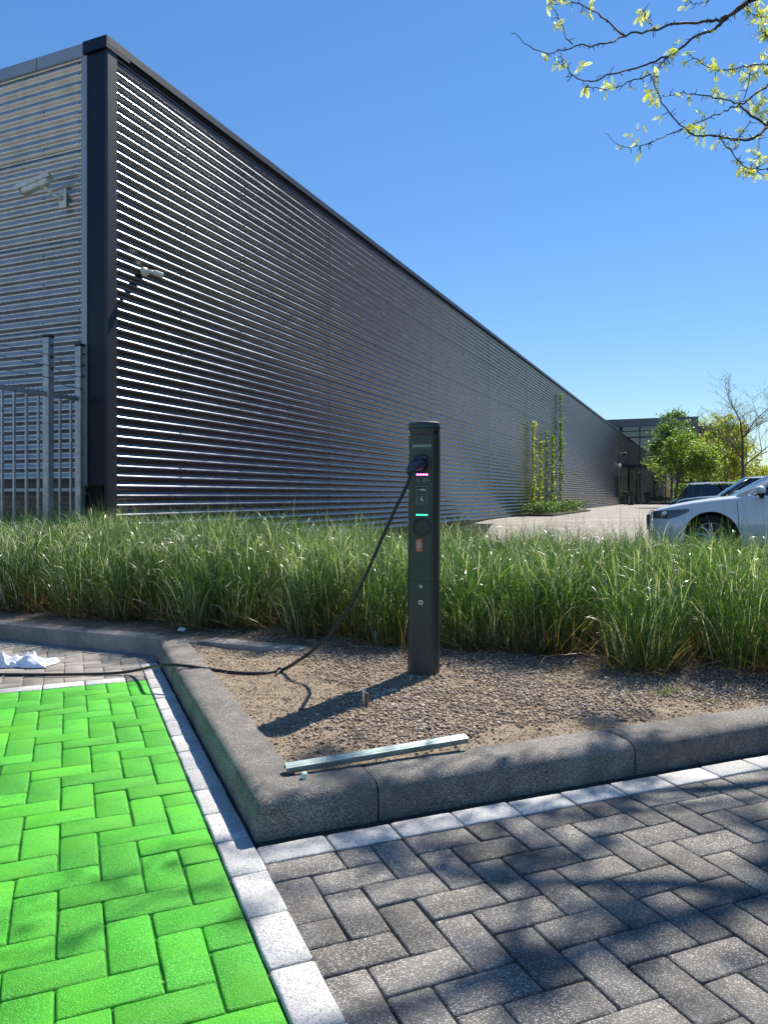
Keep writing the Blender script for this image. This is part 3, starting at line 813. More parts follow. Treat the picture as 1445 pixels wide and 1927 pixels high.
# trims
def strip(fn, t0, t1, n0, n1, z0, z1, mat, name):
    mb = MB(); mb.add([tuple(fn(t, n, z)) for t in (t0, t1) for n in (n0, n1) for z in (z0, z1)],
                      [(0, 1, 3, 2), (4, 6, 7, 5), (0, 4, 5, 1), (2, 3, 7, 6), (0, 2, 6, 4), (1, 5, 7, 3)])
    return par(mb.build(name, M[mat], None))
strip(end_pt, .255, .335, -.03, .040, PLZ + .02, ZT - .147, 'trim_grey', 'edge_trim')
strip(end_pt, -.0, .253, -.05, .030, PLZ + .02, ZT - .147, 'trim_navy', 'corner_panel')
strip(end_pt, .06, .253, -.05, .012, 0, PLZ + .02, 'lining', 'dark_recess')
strip(wall_pt, -.030, .115, -.002, .045, -.05, ZT - .092, 'trim_slate', 'corner_trim')
# copings
strip(wall_pt, -.045, WL, -.30, .055, ZT - .09, ZT, 'trim_slate', 'roof_coping')
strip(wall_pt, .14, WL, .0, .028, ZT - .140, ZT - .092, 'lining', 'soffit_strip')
strip(end_pt, .30, 5.0, -.30, .047, ZT - .145, ZT - .003, 'trim_grey', 'end_coping')
strip(end_pt, 5.004, 11.0, -.30, .047, ZT - .145, ZT - .003, 'trim_grey', 'end_coping')
strip(end_pt, -.054, .297, -.31, .060, ZT - .13, ZT + .004, 'trim_navy', 'corner_coping')
# joints in the end coping
for t in (1.02,):
    strip(end_pt, t, t + .006, .0, .0485, ZT - .146, ZT - .002, 'lining', 'coping_joint')
# brick plinth
strip(end_pt, .335, EW, -.05, .008, -.05, PLZ - .08, 'mortar', 'plinth_backing')
strip(end_pt, .335, EW, -.05, .040, PLZ - .045, PLZ - .008, 'trim_grey', 'sill_profile')
bm_ = MB(); bm_.box(-.102, .102, -.02, 0, -.0245, .0245, bev=.002); bmesh_ = bm_.mesh('brick'); bmesh_.materials.append(M['clay'])
angE = math.atan2(-WP.y, -WP.x)
for row in range(9):
    for i in range(16):
        t = .45 + i * .214 + (row % 2) * .107
        p = end_pt(t, .0085, PLZ - .113 - row * .0585)
        if not in_view(p, 120, 50): continue
        o = bpy.data.objects.new('brick', bmesh_); C.objects.link(o); par(o); o.location = p; o.rotation_euler = (0, 0, angE)
# entrance recess at the far end
strip(wall_pt, DOOR0, WL, -.6, -.05, .2, DOORZ, 'frame_dark', 'entrance_recess')
strip(wall_pt, DOOR0, DOOR0 + .25, -.05, .05, .2, DOORZ, 'panel_grey', 'door_jamb')
for k in range(6):
    strip(wall_pt, DOOR0 + .6 + k * 1.3, DOOR0 + 1.8 + k * 1.3, -.045, -.02, .3, DOORZ - .1, 'glass', 'door_pane')
for k in range(7):
    strip(wall_pt, DOOR0 + .48 + k * 1.3, DOOR0 + .6 + k * 1.3, -.045, .01, .25, DOORZ - .05, 'frame_dark', 'door_mullion')

# ------------------------------------------------------------------ far glazed building
E0 = WC + WD * WL
fb = empty('glazed_office', tuple(E0), 0, 'grey office block with dark reflecting glass front at the far end of the corrugated hall', 'building')
def far_pt(s, n, z): return E0 + WP * s - WD * n + Vector((0, 0, z))
def fstrip(s0, s1, n0, n1, z0, z1, mat, name):
    mb = MB(); mb.add([tuple(far_pt(t, n, z)) for t in (s0, s1) for n in (n0, n1) for z in (z0, z1)],
                      [(0, 1, 3, 2), (4, 6, 7, 5), (0, 4, 5, 1), (2, 3, 7, 6), (0, 2, 6, 4), (1, 5, 7, 3)])
    return par(mb.build(name, M[mat], None), fb)
fstrip(-9, 5.7, -14, -.3, 0, 7.85, 'panel_grey', 'office_core')
fstrip(-9, -.95, -.29, .06, 7.25, 7.92, 'panel_grey', 'fascia_panel')
fstrip(-.93, 5.30, -.29, .06, 7.25, 7.92, 'panel_grey', 'fascia_panel')
fstrip(5.32, 5.78, -.29, .06, .2, 7.92, 'panel_grey', 'corner_pier')
for s0, s1 in ((-6, -3.5), (-3.5, -.8), (-.6, .93), (.93, 3.09), (3.09, 5.25)):
    for z0, z1 in ((.35, 3.55), (3.8, 6.2), (6.32, 6.78), (6.86, 7.22)):
        fstrip(s0 + .04, s1 - .04, -.28, -.12, z0, z1, 'glass', 'pane')
for s in (-6, -3.5, -.8, -.6, .93, 3.09, 5.25):
    fstrip(s - .045, s + .045, -.28, .0, .25, 7.24, 'frame_dark', 'mullion')
for z0, z1 in ((.2, .34), (3.56, 3.79), (6.205, 6.315), (6.785, 6.855)):
    fstrip(-6.05, 5.30, -.28, -.03, z0, z1, 'frame_dark', 'transom')
# brown hall behind
bh = empty('brown_block', (34.5, 78, 0), angL, 'brown brick block seen behind the trees beyond the glazed office', 'building')
m = MB(); m.box(-4.5, 3.2, 0, 12, 0, 8.15); o = m.build('brick_wall', M['brown_wall'], bh)
m = MB(); m.box(-4.6, 3.3, -.1, 12.1, 8.152, 8.35); m.build('roof_edge', M['panel_grey'], bh)
m = MB(); m.box(-1.5, 1.0, -.05, .0, 1.2, 2.9); m.build('window', M['glass'], bh)

# unseen hall added right of the view, a dark reflection for the corrugated wall
nb_ = empty('added_dark_hall', (27, 18, 0), 0, 'added dark brown brick hall out of view, darkening reflections in the corrugated wall', 'building')
m = MB(); m.box(0, 10, -24, 24, -.1, 13); m.build('brick_wall', simple('added_hall_brick', (0.035, 0.027, 0.023), 0.9, var=0.3, scale=1.5), nb_)
m = MB(); m.box(-.1, 10.1, -24.1, 24.1, 13.002, 13.25); m.build('roof_edge', M['panel_grey'], nb_)
for k in range(8):
    m = MB(); m.box(-.03, 0, -22 + k * 5.8, -20 + k * 5.8, 1.0, 2.6); m.build('window', M['glass'], nb_)

# ------------------------------------------------------------------ things on the walls
def orient(p, xax, zax):
    x = xax.normalized(); z = zax.normalized(); y = z.cross(x).normalized(); z = x.cross(y)
    return Matrix(((x.x, y.x, z.x, p.x), (x.y, y.y, z.y, p.y), (x.z, y.z, z.z, p.z), (0, 0, 0, 1)))
# old box camera on the end wall, on a wall plate to its right, looking left and down
p0 = end_pt(.605, .05, 4.46)
cc = empty('housing_camera', tuple(p0), 0, 'old grey box shaped security camera with sun hood on the pale end wall', 'security camera')
def pc(m, name, mat, sm=False, root=None, rc=True):
    o = m.build(name, M[mat], None, smooth=sm, recalc=rc); return par(o, root or cc)
out = -WD; lft = -WP; UP = Vector((0, 0, 1))
Mp = orient(p0, lft, UP)                             # x left along wall, z up, y = z cross x
yv = UP.cross(lft); sgn = 1 if yv.dot(out) > 0 else -1
m = MB(); m.box(-.055, .055, *(sorted((0, sgn * .012))), -.115, .10, Mp, bev=.003); pc(m, 'wall_plate', 'cam_old')
m = MB(); m.tube([p0 + out * .012 + UP * -.01, p0 + out * .09 + lft * .03 + UP * .0, p0 + out * .17 + lft * .10 + UP * .07, p0 + out * .18 + lft * .10 + UP * .115], [.026, .02, .02, .026], 10); pc(m, 'bracket_arm', 'cam_old', True)
cdir = (lft * .90 + out * .28 - UP * .33).normalized()
c0 = p0 + out * .17 + lft * .035 + UP * .155
Mc = orient(c0, cdir, UP)
m = MB(); m.box(-.0, .34, -.050, .050, -.055, .045, Mc, bev=.012); pc(m, 'housing', 'cam_old')
m = MB(); m.box(-.04, .40, -.062, .062, .047, .056, Mc, bev=.002); m.box(-.04, .40, -.0625, -.057, .006, .0465, Mc); m.box(-.04, .40, .057, .0625, .006, .0465, Mc); pc(m, 'sun_hood', 'cam_old')
m = MB(); m.box(.341, .346, -.04, .04, -.045, .035, Mc); pc(m, 'front_glass', 'black_plastic')
# small white camera on the dark wall
p1 = wall_pt(.56, .046, 3.70)
wc = empty('bullet_camera', tuple(p1), 0, 'small white bullet camera with round base on the dark corrugated wall', 'security camera')
Ms = orient(p1, WD, WP)                              # z out of the wall
m = MB(); m.lathe([(.054, -.012), (.056, .0), (.054, .018), (.045, .030), (.027, .037)], 28, Ms); pc(m, 'round_base', 'cam_white', 'auto', wc)
m = MB(); m.tube([p1 + WP * .03, p1 + WP * .075 + WD * .02, p1 + WP * .105 + WD * .05 - UP * .005], [.026, .022, .02], 12); pc(m, 'ball_joint', 'cam_white', True, wc)
bd = (WD * .80 + WP * .58 - UP * .22).normalized(); bp = p1 + WP * .10 + WD * .05 - UP * .002
m = MB(); Mb = orient(bp, UP.cross(bd), bd); m.lathe([(.020, -.012), (.030, .0), (.033, .03), (.033, .105), (.029, .110)], 24, Mb); pc(m, 'camera_body', 'cam_white', 'auto', wc)
m = MB(); m.lathe([(.027, .1105), (.027, .112)], 20, Mb); pc(m, 'lens', 'black_plastic', False, wc)
# lamp and dome camera by the entrance
pl = wall_pt(54.2, .06, 3.35)
lm = empty('wall_lamp', tuple(pl), 0, 'small white lamp on the dark wall beside the far entrance', 'lamp')
m = MB(); m.lathe([(.06, 0), (.13, .05), (.15, .16), (.09, .22)], 16, orient(pl, WD, WP)); pc(m, 'lamp_body', 'cam_white', True, lm)
m = MB(); m.box(-.10, .10, -.10, .10, -.03, .005, orient(pl, WD, WP)); pc(m, 'wall_plate', 'cam_old', False, lm)
pd = wall_pt(55.6, .06, 4.35)
dm = empty('dark_camera', tuple(pd), 0, 'small black camera on a stalk high on the corrugated wall above the far entrance', 'security camera')
m = MB(); m.tube([pd, pd + WP * .35], .05, 8); pc(m, 'bracket_arm', 'black_plastic', False, dm)
m = MB(); m.lathe([(.05, -.2), (.13, -.12), (.13, .06), (.05, .1)], 12, Matrix.Translation(pd + WP * .38)); pc(m, 'camera_body', 'black_plastic', True, dm)

# ------------------------------------------------------------------ fence at the end wall
FP0 = Vector((-3.42, 8.53, 0)); FD = -WD
def fence_s(u):
    r_ = (u - 722.5) / 1400; return (r_ * FP0.y - FP0.x) / (FD.x - r_ * FD.y)
def fpt(s, n=0, z=0): return FP0 + FD * s + WP * n + Vector((0, 0, z))
fence = empty('steel_fence', tuple(fpt(.5)), 0, 'galvanised bar fence with spiked rail and three barbed wires beside the pale wall', 'fence')
ps = [fence_s(151.5), fence_s(91.5), 2.75]
pz = []
hw = .042
for i, s in enumerate(ps):
    c = fpt(s); zt = 2.72 if i == 0 else 2.735
    Mx = orient(c, FD, UP)
    m = MB(); m.box(-hw, hw, -hw, hw, -.1, zt, Mx, bev=.006); o = pc(m, 'post', 'galv_fence', False, fence)
    m = MB(); m.box(-hw - .004, hw + .004, -hw - .004, hw + .004, zt + .001, zt + .03, Mx, bev=.004); pc(m, 'post_cap', 'black_plastic', False, fence)
    for k in range(3):
        m = MB(); q = c + Vector((0, 0, zt - .09 - k * .125)) 
        m.tube([q + WP * (hw + .001), q + WP * (hw + .014)], .011, 8); pc(m, 'bolt', 'screw', False, fence)
RZ = 2.12
for s0, s1 in ((ps[0] + hw, ps[1] - hw), (ps[1] + hw, ps[2] - hw)):
    Mx = orient(fpt(s0), FD, UP); L_ = s1 - s0
    for z in (RZ, .35):
        m = MB(); m.box(.001, L_ - .001, -.020, .020, z - .022, z + .022, Mx, bev=.002); pc(m, 'rail', 'galv_fence', False, fence)
    # comb of spikes
    m = MB(); n = max(2, int(L_ / .060))
    for k in range(n):
        x0 = L_ * k / n; x1 = L_ * (k + 1) / n; xm = (x0 + x1) / 2
        poly = [(x0 + .001, RZ + .0225), (x1 - .001, RZ + .0225), (xm + .006, RZ + .032), (xm, RZ + .062), (xm - .006, RZ + .032)]
        vs = [Mx @ Vector((x, y, z)) for y in (-.002, .002) for x, z in poly]
        m.add(vs, [(0, 1, 2, 3, 4), (9, 8, 7, 6, 5)] + [(i, (i + 1) % 5, 5 + (i + 1) % 5, 5 + i) for i in range(5)])
    pc(m, 'spike_comb', 'galv_fence', False, fence)
for u in (134.3, 113.6, 73, 50.5, 27.5, 5, -20, -48, -80, -116, -158, -206, -262):
    s = fence_s(u)
    if s > ps[2] - .06: break
    c = fpt(s); m = MB(); m.box(-.0125, .0125, -.0125, .0125, .1, RZ - .0225, orient(c, FD, UP), bev=.002); pc(m, 'bar', 'galv_fence', False, fence)
r = random.Random(9)
for k, zt in enumerate((2.50, 2.385, 2.255)):
    m = MB(); pts = []
    zs_ = (zt - .015, zt, zt + .03)
    for (sa, za), (sb, zb) in (((ps[0], zs_[0]), (ps[1], zs_[1] + .04)), ((ps[1], zs_[1] + .04), (ps[2], zs_[2] + .09))):
        nseg = int(abs(sb - sa) / .05)
        for i in range(nseg):
            t = i / nseg; pts.append(fpt(sa + (sb - sa) * t, hw + .006 + r.uniform(-.004, .004), za + (zb - za) * t - .03 * math.sin(PI * t) + r.uniform(-.004, .004)))
    m.tube(pts, .0042, 5)
    for i in range(2, len(pts) - 1, 2):
        d = Vector((r.uniform(-.6, .6), r.uniform(-.6, .6), 1)).normalized() * .012
        m.tube([pts[i] - d, pts[i] + d], .0022, 4)
    pc(m, 'barbed_wire', 'wire', False, fence)
# far side post at the right edge of nothing else

# ------------------------------------------------------------------ charging post
PB = Vector((0.205, 3.872, 0))
zb_ = float(bed_z(np.array(PB.x), np.array(PB.y))) - .01
lean_ = math.radians(0.25)
post = empty('charging_post', (PB.x, PB.y, zb_), math.radians(-13), 'dark grey round charging post with two sockets standing in the gravel bed', 'charging post')
post.rotation_euler = (0, lean_, math.radians(-13))
PH = H + (932 - 793) / 1400 * 3.84 - zb_            # to the top of the cap
R_ = .0835; FL_ = .0665
def dshape(R, fl, n=56):
    pts = []
    a0 = math.asin(fl / R)
    # arc from the right end of the flat round the back to the left end
    s_ = -PI / 2 + (PI / 2 - a0); e_ = 2 * PI - PI / 2 - (PI / 2 - a0)
    for i in range(n + 1):
        a = s_ + (e_ - s_) * i / n
        pts.append((R * math.cos(a), R * math.sin(a)))
    # soften both corners of the flat
    return pts
def dbody(m, R, fl, zs):
    sh = dshape(R, fl); n = len(sh); vs = []
    for z, k in zs:
        for x, y in sh: vs.append((x * k, y * k, z))
    fs = [(i * n + j, i * n + (j + 1) % n, (i + 1) * n + (j + 1) % n, (i + 1) * n + j) for i in range(len(zs) - 1) for j in range(n)]
    fs += [tuple(range(n - 1, -1, -1)), tuple((len(zs) - 1) * n + j for j in range(n))]
    m.add(vs, fs); return m
def pz_(v): return H + (932 - v) / 1400 * (3.872 - .07) - zb_
z_neck = pz_(817)
z_seam = pz_(1094)
m = dbody(MB(), R_, FL_, [(-.05, 1), (z_seam - .0015, 1)]); o = m.build('lower_column', M['post'], post, smooth='auto')
m = dbody(MB(), R_ - .002, FL_ - .002, [(z_seam - .0012, 1), (z_seam + .0012, 1)]); m.build('seam', M['post_dark'], post, smooth='auto')
m = dbody(MB(), R_, FL_, [(z_seam + .0015, 1), (z_neck, 1)]); m.build('upper_column', M['post'], post, smooth='auto')
m = MB(); m.lathe([(.0805, z_neck + .0005), (.0805, z_neck + .020)], 48); m.build('light_ring', M['post_dark'], post, smooth='auto')
m = MB(); m.lathe([(.0825, z_neck + .0205), (.083, z_neck + .026), (.0825, z_neck + .028), (.078, z_neck + .0285), (.078, PH - .037)], 48); m.build('neck', M['post'], post, smooth='auto')
m = MB(); m.lathe([(.082, PH - .0365), (.0845, PH - .0345), (.0845, PH - .012), (.082, PH - .007), (.072, PH - .002), (.0, PH)], 56, capt=False); m.build('cap', M['post'], post, smooth='auto')
def disc(m, cx, cz, r0, r1, y, n=36):                 # annulus or disc on the front face
    pass
FRONT = Matrix(((1, 0, 0, 0), (0, 0, -1, -FL_), (0, 1, 0, 0), (0, 0, 0, 1)))   # local (x right, y up, z out of the face)
def onface(x, z): return Matrix.Translation((x, 0, z)) @ FRONT
FX = 0.0
for sv, plugged in ((873, True), (992, False)):
    sz = pz_(sv); s = empty('socket', (0, 0, 0)); s.parent = post
    m = MB(); m.lathe([(.0505, -.004), (.0505, .0015), (.0485, .004), (.0455, .004), (.0435, .0006), (.0435, -.003)], 40, onface(FX, sz)); o = m.build('socket_ring', M['socket'], post, smooth='auto')
    bpy.data.objects.remove(s)
    if not plugged:
        m = MB(); m.lathe([(.041, -.002), (.041, .0012), (.0385, .0022)], 36, onface(FX, sz)); c = m.build('socket_lid', M['post'], o, smooth='auto')
        m = MB(); m.lathe([(.039, .0023), (.0375, .0035), (.0355, .0035), (.034, .0024)], 36, onface(FX, sz)); m.build('lid_rim', M['socket'], o, smooth='auto')
    else:
        m = MB(); m.lathe([(.040, -.002), (.040, .0012), (.034, .0012), (.032, .0006)], 36, onface(FX, sz)); m.build('socket_well', M['post_dark'], o, smooth='auto')
        # flap lifted over the plug
        m = MB(); m.box(-.037, .030, .022, .036, .004, .030, onface(FX - .002, sz), bev=.004); m.build('flap', M['plug'], o)
# screws, LEDs, stickers
for sv, rr in ((1104, .0085), (1134, .0125)):
    m = MB(); m.lathe([(rr, -.001), (rr, .0012), (rr * .55, .0022), (rr * .5, .0012)], 24, onface(FX - .004, pz_(sv))); o = m.build('lock', M['steel'], post, smooth='auto')
    m = MB(); m.lathe([(rr * .42, .0013), (rr * .40, .0020)], 12, onface(FX - .004, pz_(sv))); m.build('keyhole', M['post_dark'], o)
for sv, mt in ((893, 'led_pink'), (969, 'led_green')):
    for k in range(4):
        m = MB(); m.box(-.0062, .0062, -.0036, .0036, -.001, .0010, onface(FX + (k - 1.5) * .0155, pz_(sv)), bev=.001); m.build('status_light', M[mt], post)
def text(body, size, x, z, mat, name, par_, bold=0.0, lift=.0008, ax='CENTER', M0=None):
    cu = bpy.data.curves.new('t', 'FONT'); cu.body = body; cu.size = size; cu.align_x = ax; cu.align_y = 'CENTER'; cu.offset = bold; cu.extrude = .0002
    ob = bpy.data.objects.new('t', cu); C.objects.link(ob)
    bpy.context.view_layer.update()
    me = bpy.data.meshes.new_from_object(ob.evaluated_get(bpy.context.evaluated_depsgraph_get()))
    C.objects.unlink(ob); bpy.data.objects.remove(ob)
    me.transform((M0 or onface(x, z)) @ Matrix.Translation((0, 0, lift))); me.materials.clear(); me.materials.append(M[mat])
    return link(name, me, par_)
def flat(x0, x1, z0, z1, th, mat, name, par_, lift=0):
    m = MB(); m.box(x0, x1, z0, z1, -.0004 + lift, th + lift, onface(0, 0)); return m.build(name, M[mat], par_)
# upper sticker
zc = pz_(839.5); st_ = flat(-.0505, .0465, zc - .014, zc + .014, .0006, 'sticker', 'web_sticker', post)
text('LADEN.LEKTRO.COM', .0095, .003, zc + .0015, 'ink_white', 'lettering', st_, .0002)
text('S', .026, -.044, zc - .0005, 'ink_grey', 'sticker_emblem', st_, .0002)
for dz in (-.0085, .0105): text('24/7  service  laadpaal', .0052, .004, zc + dz, 'ink_grey', 'small_print', st_, 0)
# status legend
for i, row in enumerate((('Vrij', 'Verbinden'), ('Laden', 'Gereserveerd'), ('Klaar', 'Storing'))):
    for j, wd_ in enumerate(row):
        text('/' + wd_, .0068, (-.0285, -.001)[j], pz_(900.5 + i * 3.0), 'ink_grey', 'legend_line', post, .0001, ax='LEFT')
# label with frame, logo, card reader symbol
zt, zb2 = pz_(915), pz_(948.5); x0, x1 = -.0290, .0260
lb = flat(x0, x1, zb2, zt, .0005, 'post_dark', 'reader_label', post)
for (a, b, c, d) in ((x0, x1, zt - .0016, zt), (x0, x1, zb2, zb2 + .0016), (x0, x0 + .0014, zb2 + .0017, zt - .0017), (x1 - .0014, x1, zb2 + .0017, zt - .0017)):
    flat(a, b, c, d, .0004, 'ink_grey', 'label_border', lb, .0007)
text('ratio', .0165, .0035, pz_(921.5), 'ink_white', 'logo_word', lb, .0004, .0008)
m = MB(); m.prism([(-.0245, -.006), (-.0175, .0015), (-.020, .0015), (-.0155, .0085), (-.0225, .0010), (-.0200, .0010)], .0008, .0012, onface(.001, pz_(921.5))); m.build('logo_bolt', M['ink_white'], lb)
text('nl', .006, .0165, pz_(925.6), 'ink_grey', 'small_print', lb, 0, .0008)
text('Houd uw pas hier voor', .0048, -.0015, pz_(930.3), 'ink_grey', 'small_print', lb, .0001, .0008)
m = MB(); zc = pz_(939.3); n = 40
def rr_(w_, h_, k): 
    out_ = []
    for i in range(n):
        a = 2 * PI * i / n; ca, sa = math.cos(a), math.sin(a); hh = h_ / 2
        out_.append((math.copysign(w_ / 2 - hh, ca) + hh * ca, hh * sa))
    return out_
P1 = rr_(.046, .0285, 0); P2 = rr_(.0435, .026, 0)
vs = [(x, y, .0009) for x, y in P1] + [(x, y, .0009) for x, y in P2]
vs = [tuple(onface(-.0015, zc) @ Vector(p)) for p in vs]
m.add(vs, [(i, (i + 1) % n, n + (i + 1) % n, n + i) for i in range(n)]); m.build('symbol_ring', M['ink_grey'], lb, recalc=False)
m = MB(); m.prism([(-.008, .001), (-.003, .007), (.001, .005), (.010, -.008), (.006, -.0095), (.0005, -.003), (-.003, -.0075), (-.007, -.0065), (-.0035, -.002)], .0008, .0012, onface(-.001, zc)); m.build('card_hand_symbol', M['ink_mint'], lb)
m = MB(); m.prism([(-.003, .0075), (.0, .0105), (.003, .0085), (.0, .0055)], .0008, .0012, onface(-.001, zc)); m.build('card_hand_symbol', M['ink_grey'], lb)
# red sticker (its code left out)
rs = flat(-.031, .0025, pz_(1038), pz_(1015), .0005, 'red_sticker', 'red_sticker', post)
flat(-.0265, -.002, pz_(1032), pz_(1020), .0003, 'qr_patch', 'pale_patch', rs, .0009)
text('LADEN', .0062, -.0143, pz_(1017.3), 'ink_white', 'lettering', rs, .0001, .0008)
text('scan', .005, -.0143, pz_(1035), 'ink_white', 'lettering', rs, .0001, .0008)

# ------------------------------------------------------------------ charging cable with plug
Rz = Matrix.Rotation(math.radians(-13), 4, 'Z')
def post_pt(x, y, z): return Vector((PB.x, PB.y, zb_)) + (Rz @ Vector((x, y, z)))
sz = pz_(873)
cb = empty('charging_cable', tuple(post_pt(0, -FL_, sz)), 0, 'black charging cable plugged into the upper socket and trailing over the kerb', 'cable')
a0 = post_pt(FX - .002, -FL_ - .004, sz - .002); a1 = post_pt(FX - .006, -FL_ - .045, sz - .004); a2 = post_pt(FX - .032, -FL_ - .075, sz - .014); a3 = post_pt(FX - .052, -FL_ - .080, sz - .05)
m = MB(); m.tube([a0, a0.lerp(a1, .5), a1, a2, a2.lerp(a3, .55), a3], [.030, .0305, .029, .0265, .022, .0125], 20)
pc(m, 'plug', 'plug', 'auto', cb)
def catmull(P, n=8):
    out_ = []
    for i in range(len(P) - 1):
        p0, p1, p2, p3 = P[max(i - 1, 0)], P[i], P[i + 1], P[min(i + 2, len(P) - 1)]
        for k in range(n):
            t = k / n
            out_.append(0.5 * ((2 * p1) + (p2 - p0) * t + (2 * p0 - 5 * p1 + 4 * p2 - p3) * t * t + (3 * p1 - p0 - 3 * p2 + p3) * t ** 3))
    out_.append(P[-1]); return out_
air = [(770, 903, 3.70), (745, 955, 3.715), (720, 1010, 3.73), (695, 1067, 3.75), (666, 1128, 3.77), (636, 1175, 3.78), (602, 1213, 3.79), (564, 1242, 3.80)]
CR = .0085
P = [a3 - (a2 - a3) * -.0] + [unp(*q) for q in air]
def onbed(u, v):
    p = gz(u, v, .12); z = float(bed_z(np.array(p.x), np.array(p.y))) + CR; return gz(u, v, z)
P += [onbed(528, 1262), onbed(490, 1267), onbed(440, 1265.5), onbed(392, 1259)]
P += [gz(358, 1254, .122 + CR), gz(322, 1251, .123 + CR), gz(302, 1252.5, .114 + CR)]
P += [gz(280, 1256.5, .075), gz(256, 1261.5, .030), gz(225, 1266, .004 + CR), gz(180, 1268.5, .002 + CR), gz(100, 1269.5, .002 + CR), gz(0, 1269, .002 + CR), gz(-120, 1264, .002 + CR), gz(-300, 1262, .002 + CR)]
cab = catmull(P, 10)
m = MB(); m.tube(cab, CR, 12); pc(m, 'cable_sheath', 'cable', True, cb)
m = MB(); k0 = onbed(528, 1262); m.tube([k0 + Vector((.016, .0, .004)), k0 + Vector((.0, 0, .006)), k0 + Vector((-.014, .0, .004))], [.0125, .0145, .012], 12); pc(m, 'strap', 'cable', True, cb)
m = MB(); kk = [k0 + Vector((.004, -.004, .002)), k0 + Vector((-.002, -.02, .004)), k0 + Vector((-.010, -.040, -.002)), k0 + Vector((-.012, -.062, -.006))]
m.tube(catmull(kk, 4), .006, 8); pc(m, 'strap_end', 'cable', True, cb)
for (u, v) in ((722, 1006), (655, 1148)):
    i = min(range(len(cab)), key=lambda i: abs(px(cab[i])[0] - u) + abs(px(cab[i])[1] - v))
    m = MB(); m.tube([cab[i - 1].lerp(cab[i], .4), cab[i], cab[i].lerp(cab[i + 1], .6)], .0105, 10); pc(m, 'cable_tie', 'black_plastic', False, cb)

# ------------------------------------------------------------------ small things lying about
e0 = gz(537, 1449, .132); e1 = gz(877, 1392, .149)
rail = empty('steel_profile', tuple(e0), 0, 'galvanised steel channel profile lying on the sand just inside the front kerb', 'metal profile')
dx = (e1 - e0); L_ = dx.length; Mx = orient(e0, dx, Vector((.0, -.30, 1)))
sec = [(y * .80, z if z > 0 else -.004) for y, z in [(-.021, -.015), (-.021, .014), (-.019, .016), (.019, .016), (.021, .014), (.021, -.015), (.019, -.015), (.019, .0125), (.0175, .014), (-.0175, .014), (-.019, .0125), (-.019, -.015)]]
m = MB(); n = len(sec)
vs = [Mx @ Vector((x, y, z)) for x in (0, L_) for y, z in sec]
m.add(vs, [tuple(range(n - 1, -1, -1)), tuple(range(n, 2 * n))] + [(i, (i + 1) % n, n + (i + 1) % n, n + i) for i in range(n)])
pc(m, 'channel', 'galv', False, rail)
m = MB(); m.box(.004, L_ - .004, -.0012, .0012, .0158, .0166, Mx @ Matrix.Translation((0, -.004, 0))); pc(m, 'pressed_rib', 'galv', False, rail)
s0 = gz(573, 1464, .121)
st = empty('mint_stone', tuple(s0), .4, 'pale mint chip of plastic beside the left end of the steel profile', 'plastic chip')
m = MB(); m.box(-.010, .009, -.008, .008, -.004, .019, bev=.004); m.build('chip', M['mint_plastic'], st)
s0 = gz(689, 1327, .112)
pg = empty('rusty_pegs', tuple(s0), .1, 'pair of short rusty pegs sticking up from the gravel left of the charging post', 'pegs')
m = MB(); m.lathe([(.0082, -.04), (.0082, .052), (.0065, .055)], 10, Matrix.Translation((.002, -.004, 0))); m.build('peg', M['rust'], pg, smooth='auto')
m = MB(); m.lathe([(.0075, -.04), (.0075, .070), (.006, .073)], 10, Matrix.Translation((-.006, .010, 0)) @ Matrix.Rotation(-.06, 4, 'Y')); m.build('peg', M['steel'], pg, smooth='auto')
# crumpled white cloth
def cloth():
    c = gz(34, 1258, .0); n, k = 90, 60
    u, v = np.meshgrid(np.linspace(-1, 1, n), np.linspace(-1, 1, k), indexing='ij')
    x = u * .165 + .03 * (fbm(u * 2 + 5, v * 2, 3, 2) - .45) + .02 * np.sin(3 * v)
    y = v * .085 + .045 * (fbm(u * 2.2, v * 2 + 9, 3, 4) - .45)
    rr = np.clip(1 - np.maximum(np.abs(u), np.abs(v)) ** 3, 0, 1)
    ridge = lambda ph, fr, sd: np.exp(-((np.abs(((u * math.cos(ph) + v * .7 * math.sin(ph)) * fr + .9 * fbm(u * 1.3 + sd, v * 1.3, 2, sd)) % 1 - .5)) / .16) ** 2)
    f1 = ridge(.5, 1.2, 3); f2 = ridge(2.2, 1.7, 9); f3 = ridge(1.2, 3.1, 14)
    z = .004 + rr ** .55 * (.014 + .040 * f1 + .022 * f2 + .009 * f3) * (1.15 - .45 * u) * (.8 + .5 * fbm(u * 1.5, v * 1.5, 2, 31))
    V = np.stack([c.x + x, c.y + .09 + y, z], -1).reshape(-1, 3)
    i, j = np.meshgrid(np.arange(n - 1), np.arange(k - 1), indexing='ij')
    F = np.stack([i * k + j, (i + 1) * k + j, (i + 1) * k + j + 1, i * k + j + 1], -1).reshape(-1, 4)
    me = np_mesh('white_cloth', V, F); o = link('white_cloth', me, mat=M['cloth'], smooth=True)
    return tag(o, 'crumpled white cloth lying on the grey pavers by the back kerb', 'cloth')
cloth()
s0 = gz(341, 1191, .115)
pcup = empty('plastic_wrapper', tuple(s0), 0, 'crumpled clear plastic wrapper on the back kerb at the foot of the grass', 'litter')
m = MB(); V, F = ico(2); rr2 = np.random.default_rng(5); V = V * (1 + rr2.normal(0, .22, (len(V), 1))) * np.array([.030, .02, .014]); m.add([tuple(v + np.array([0, .02, .018])) for v in V], [tuple(f) for f in F]); m.build('film', M['clear_plastic'], pcup)

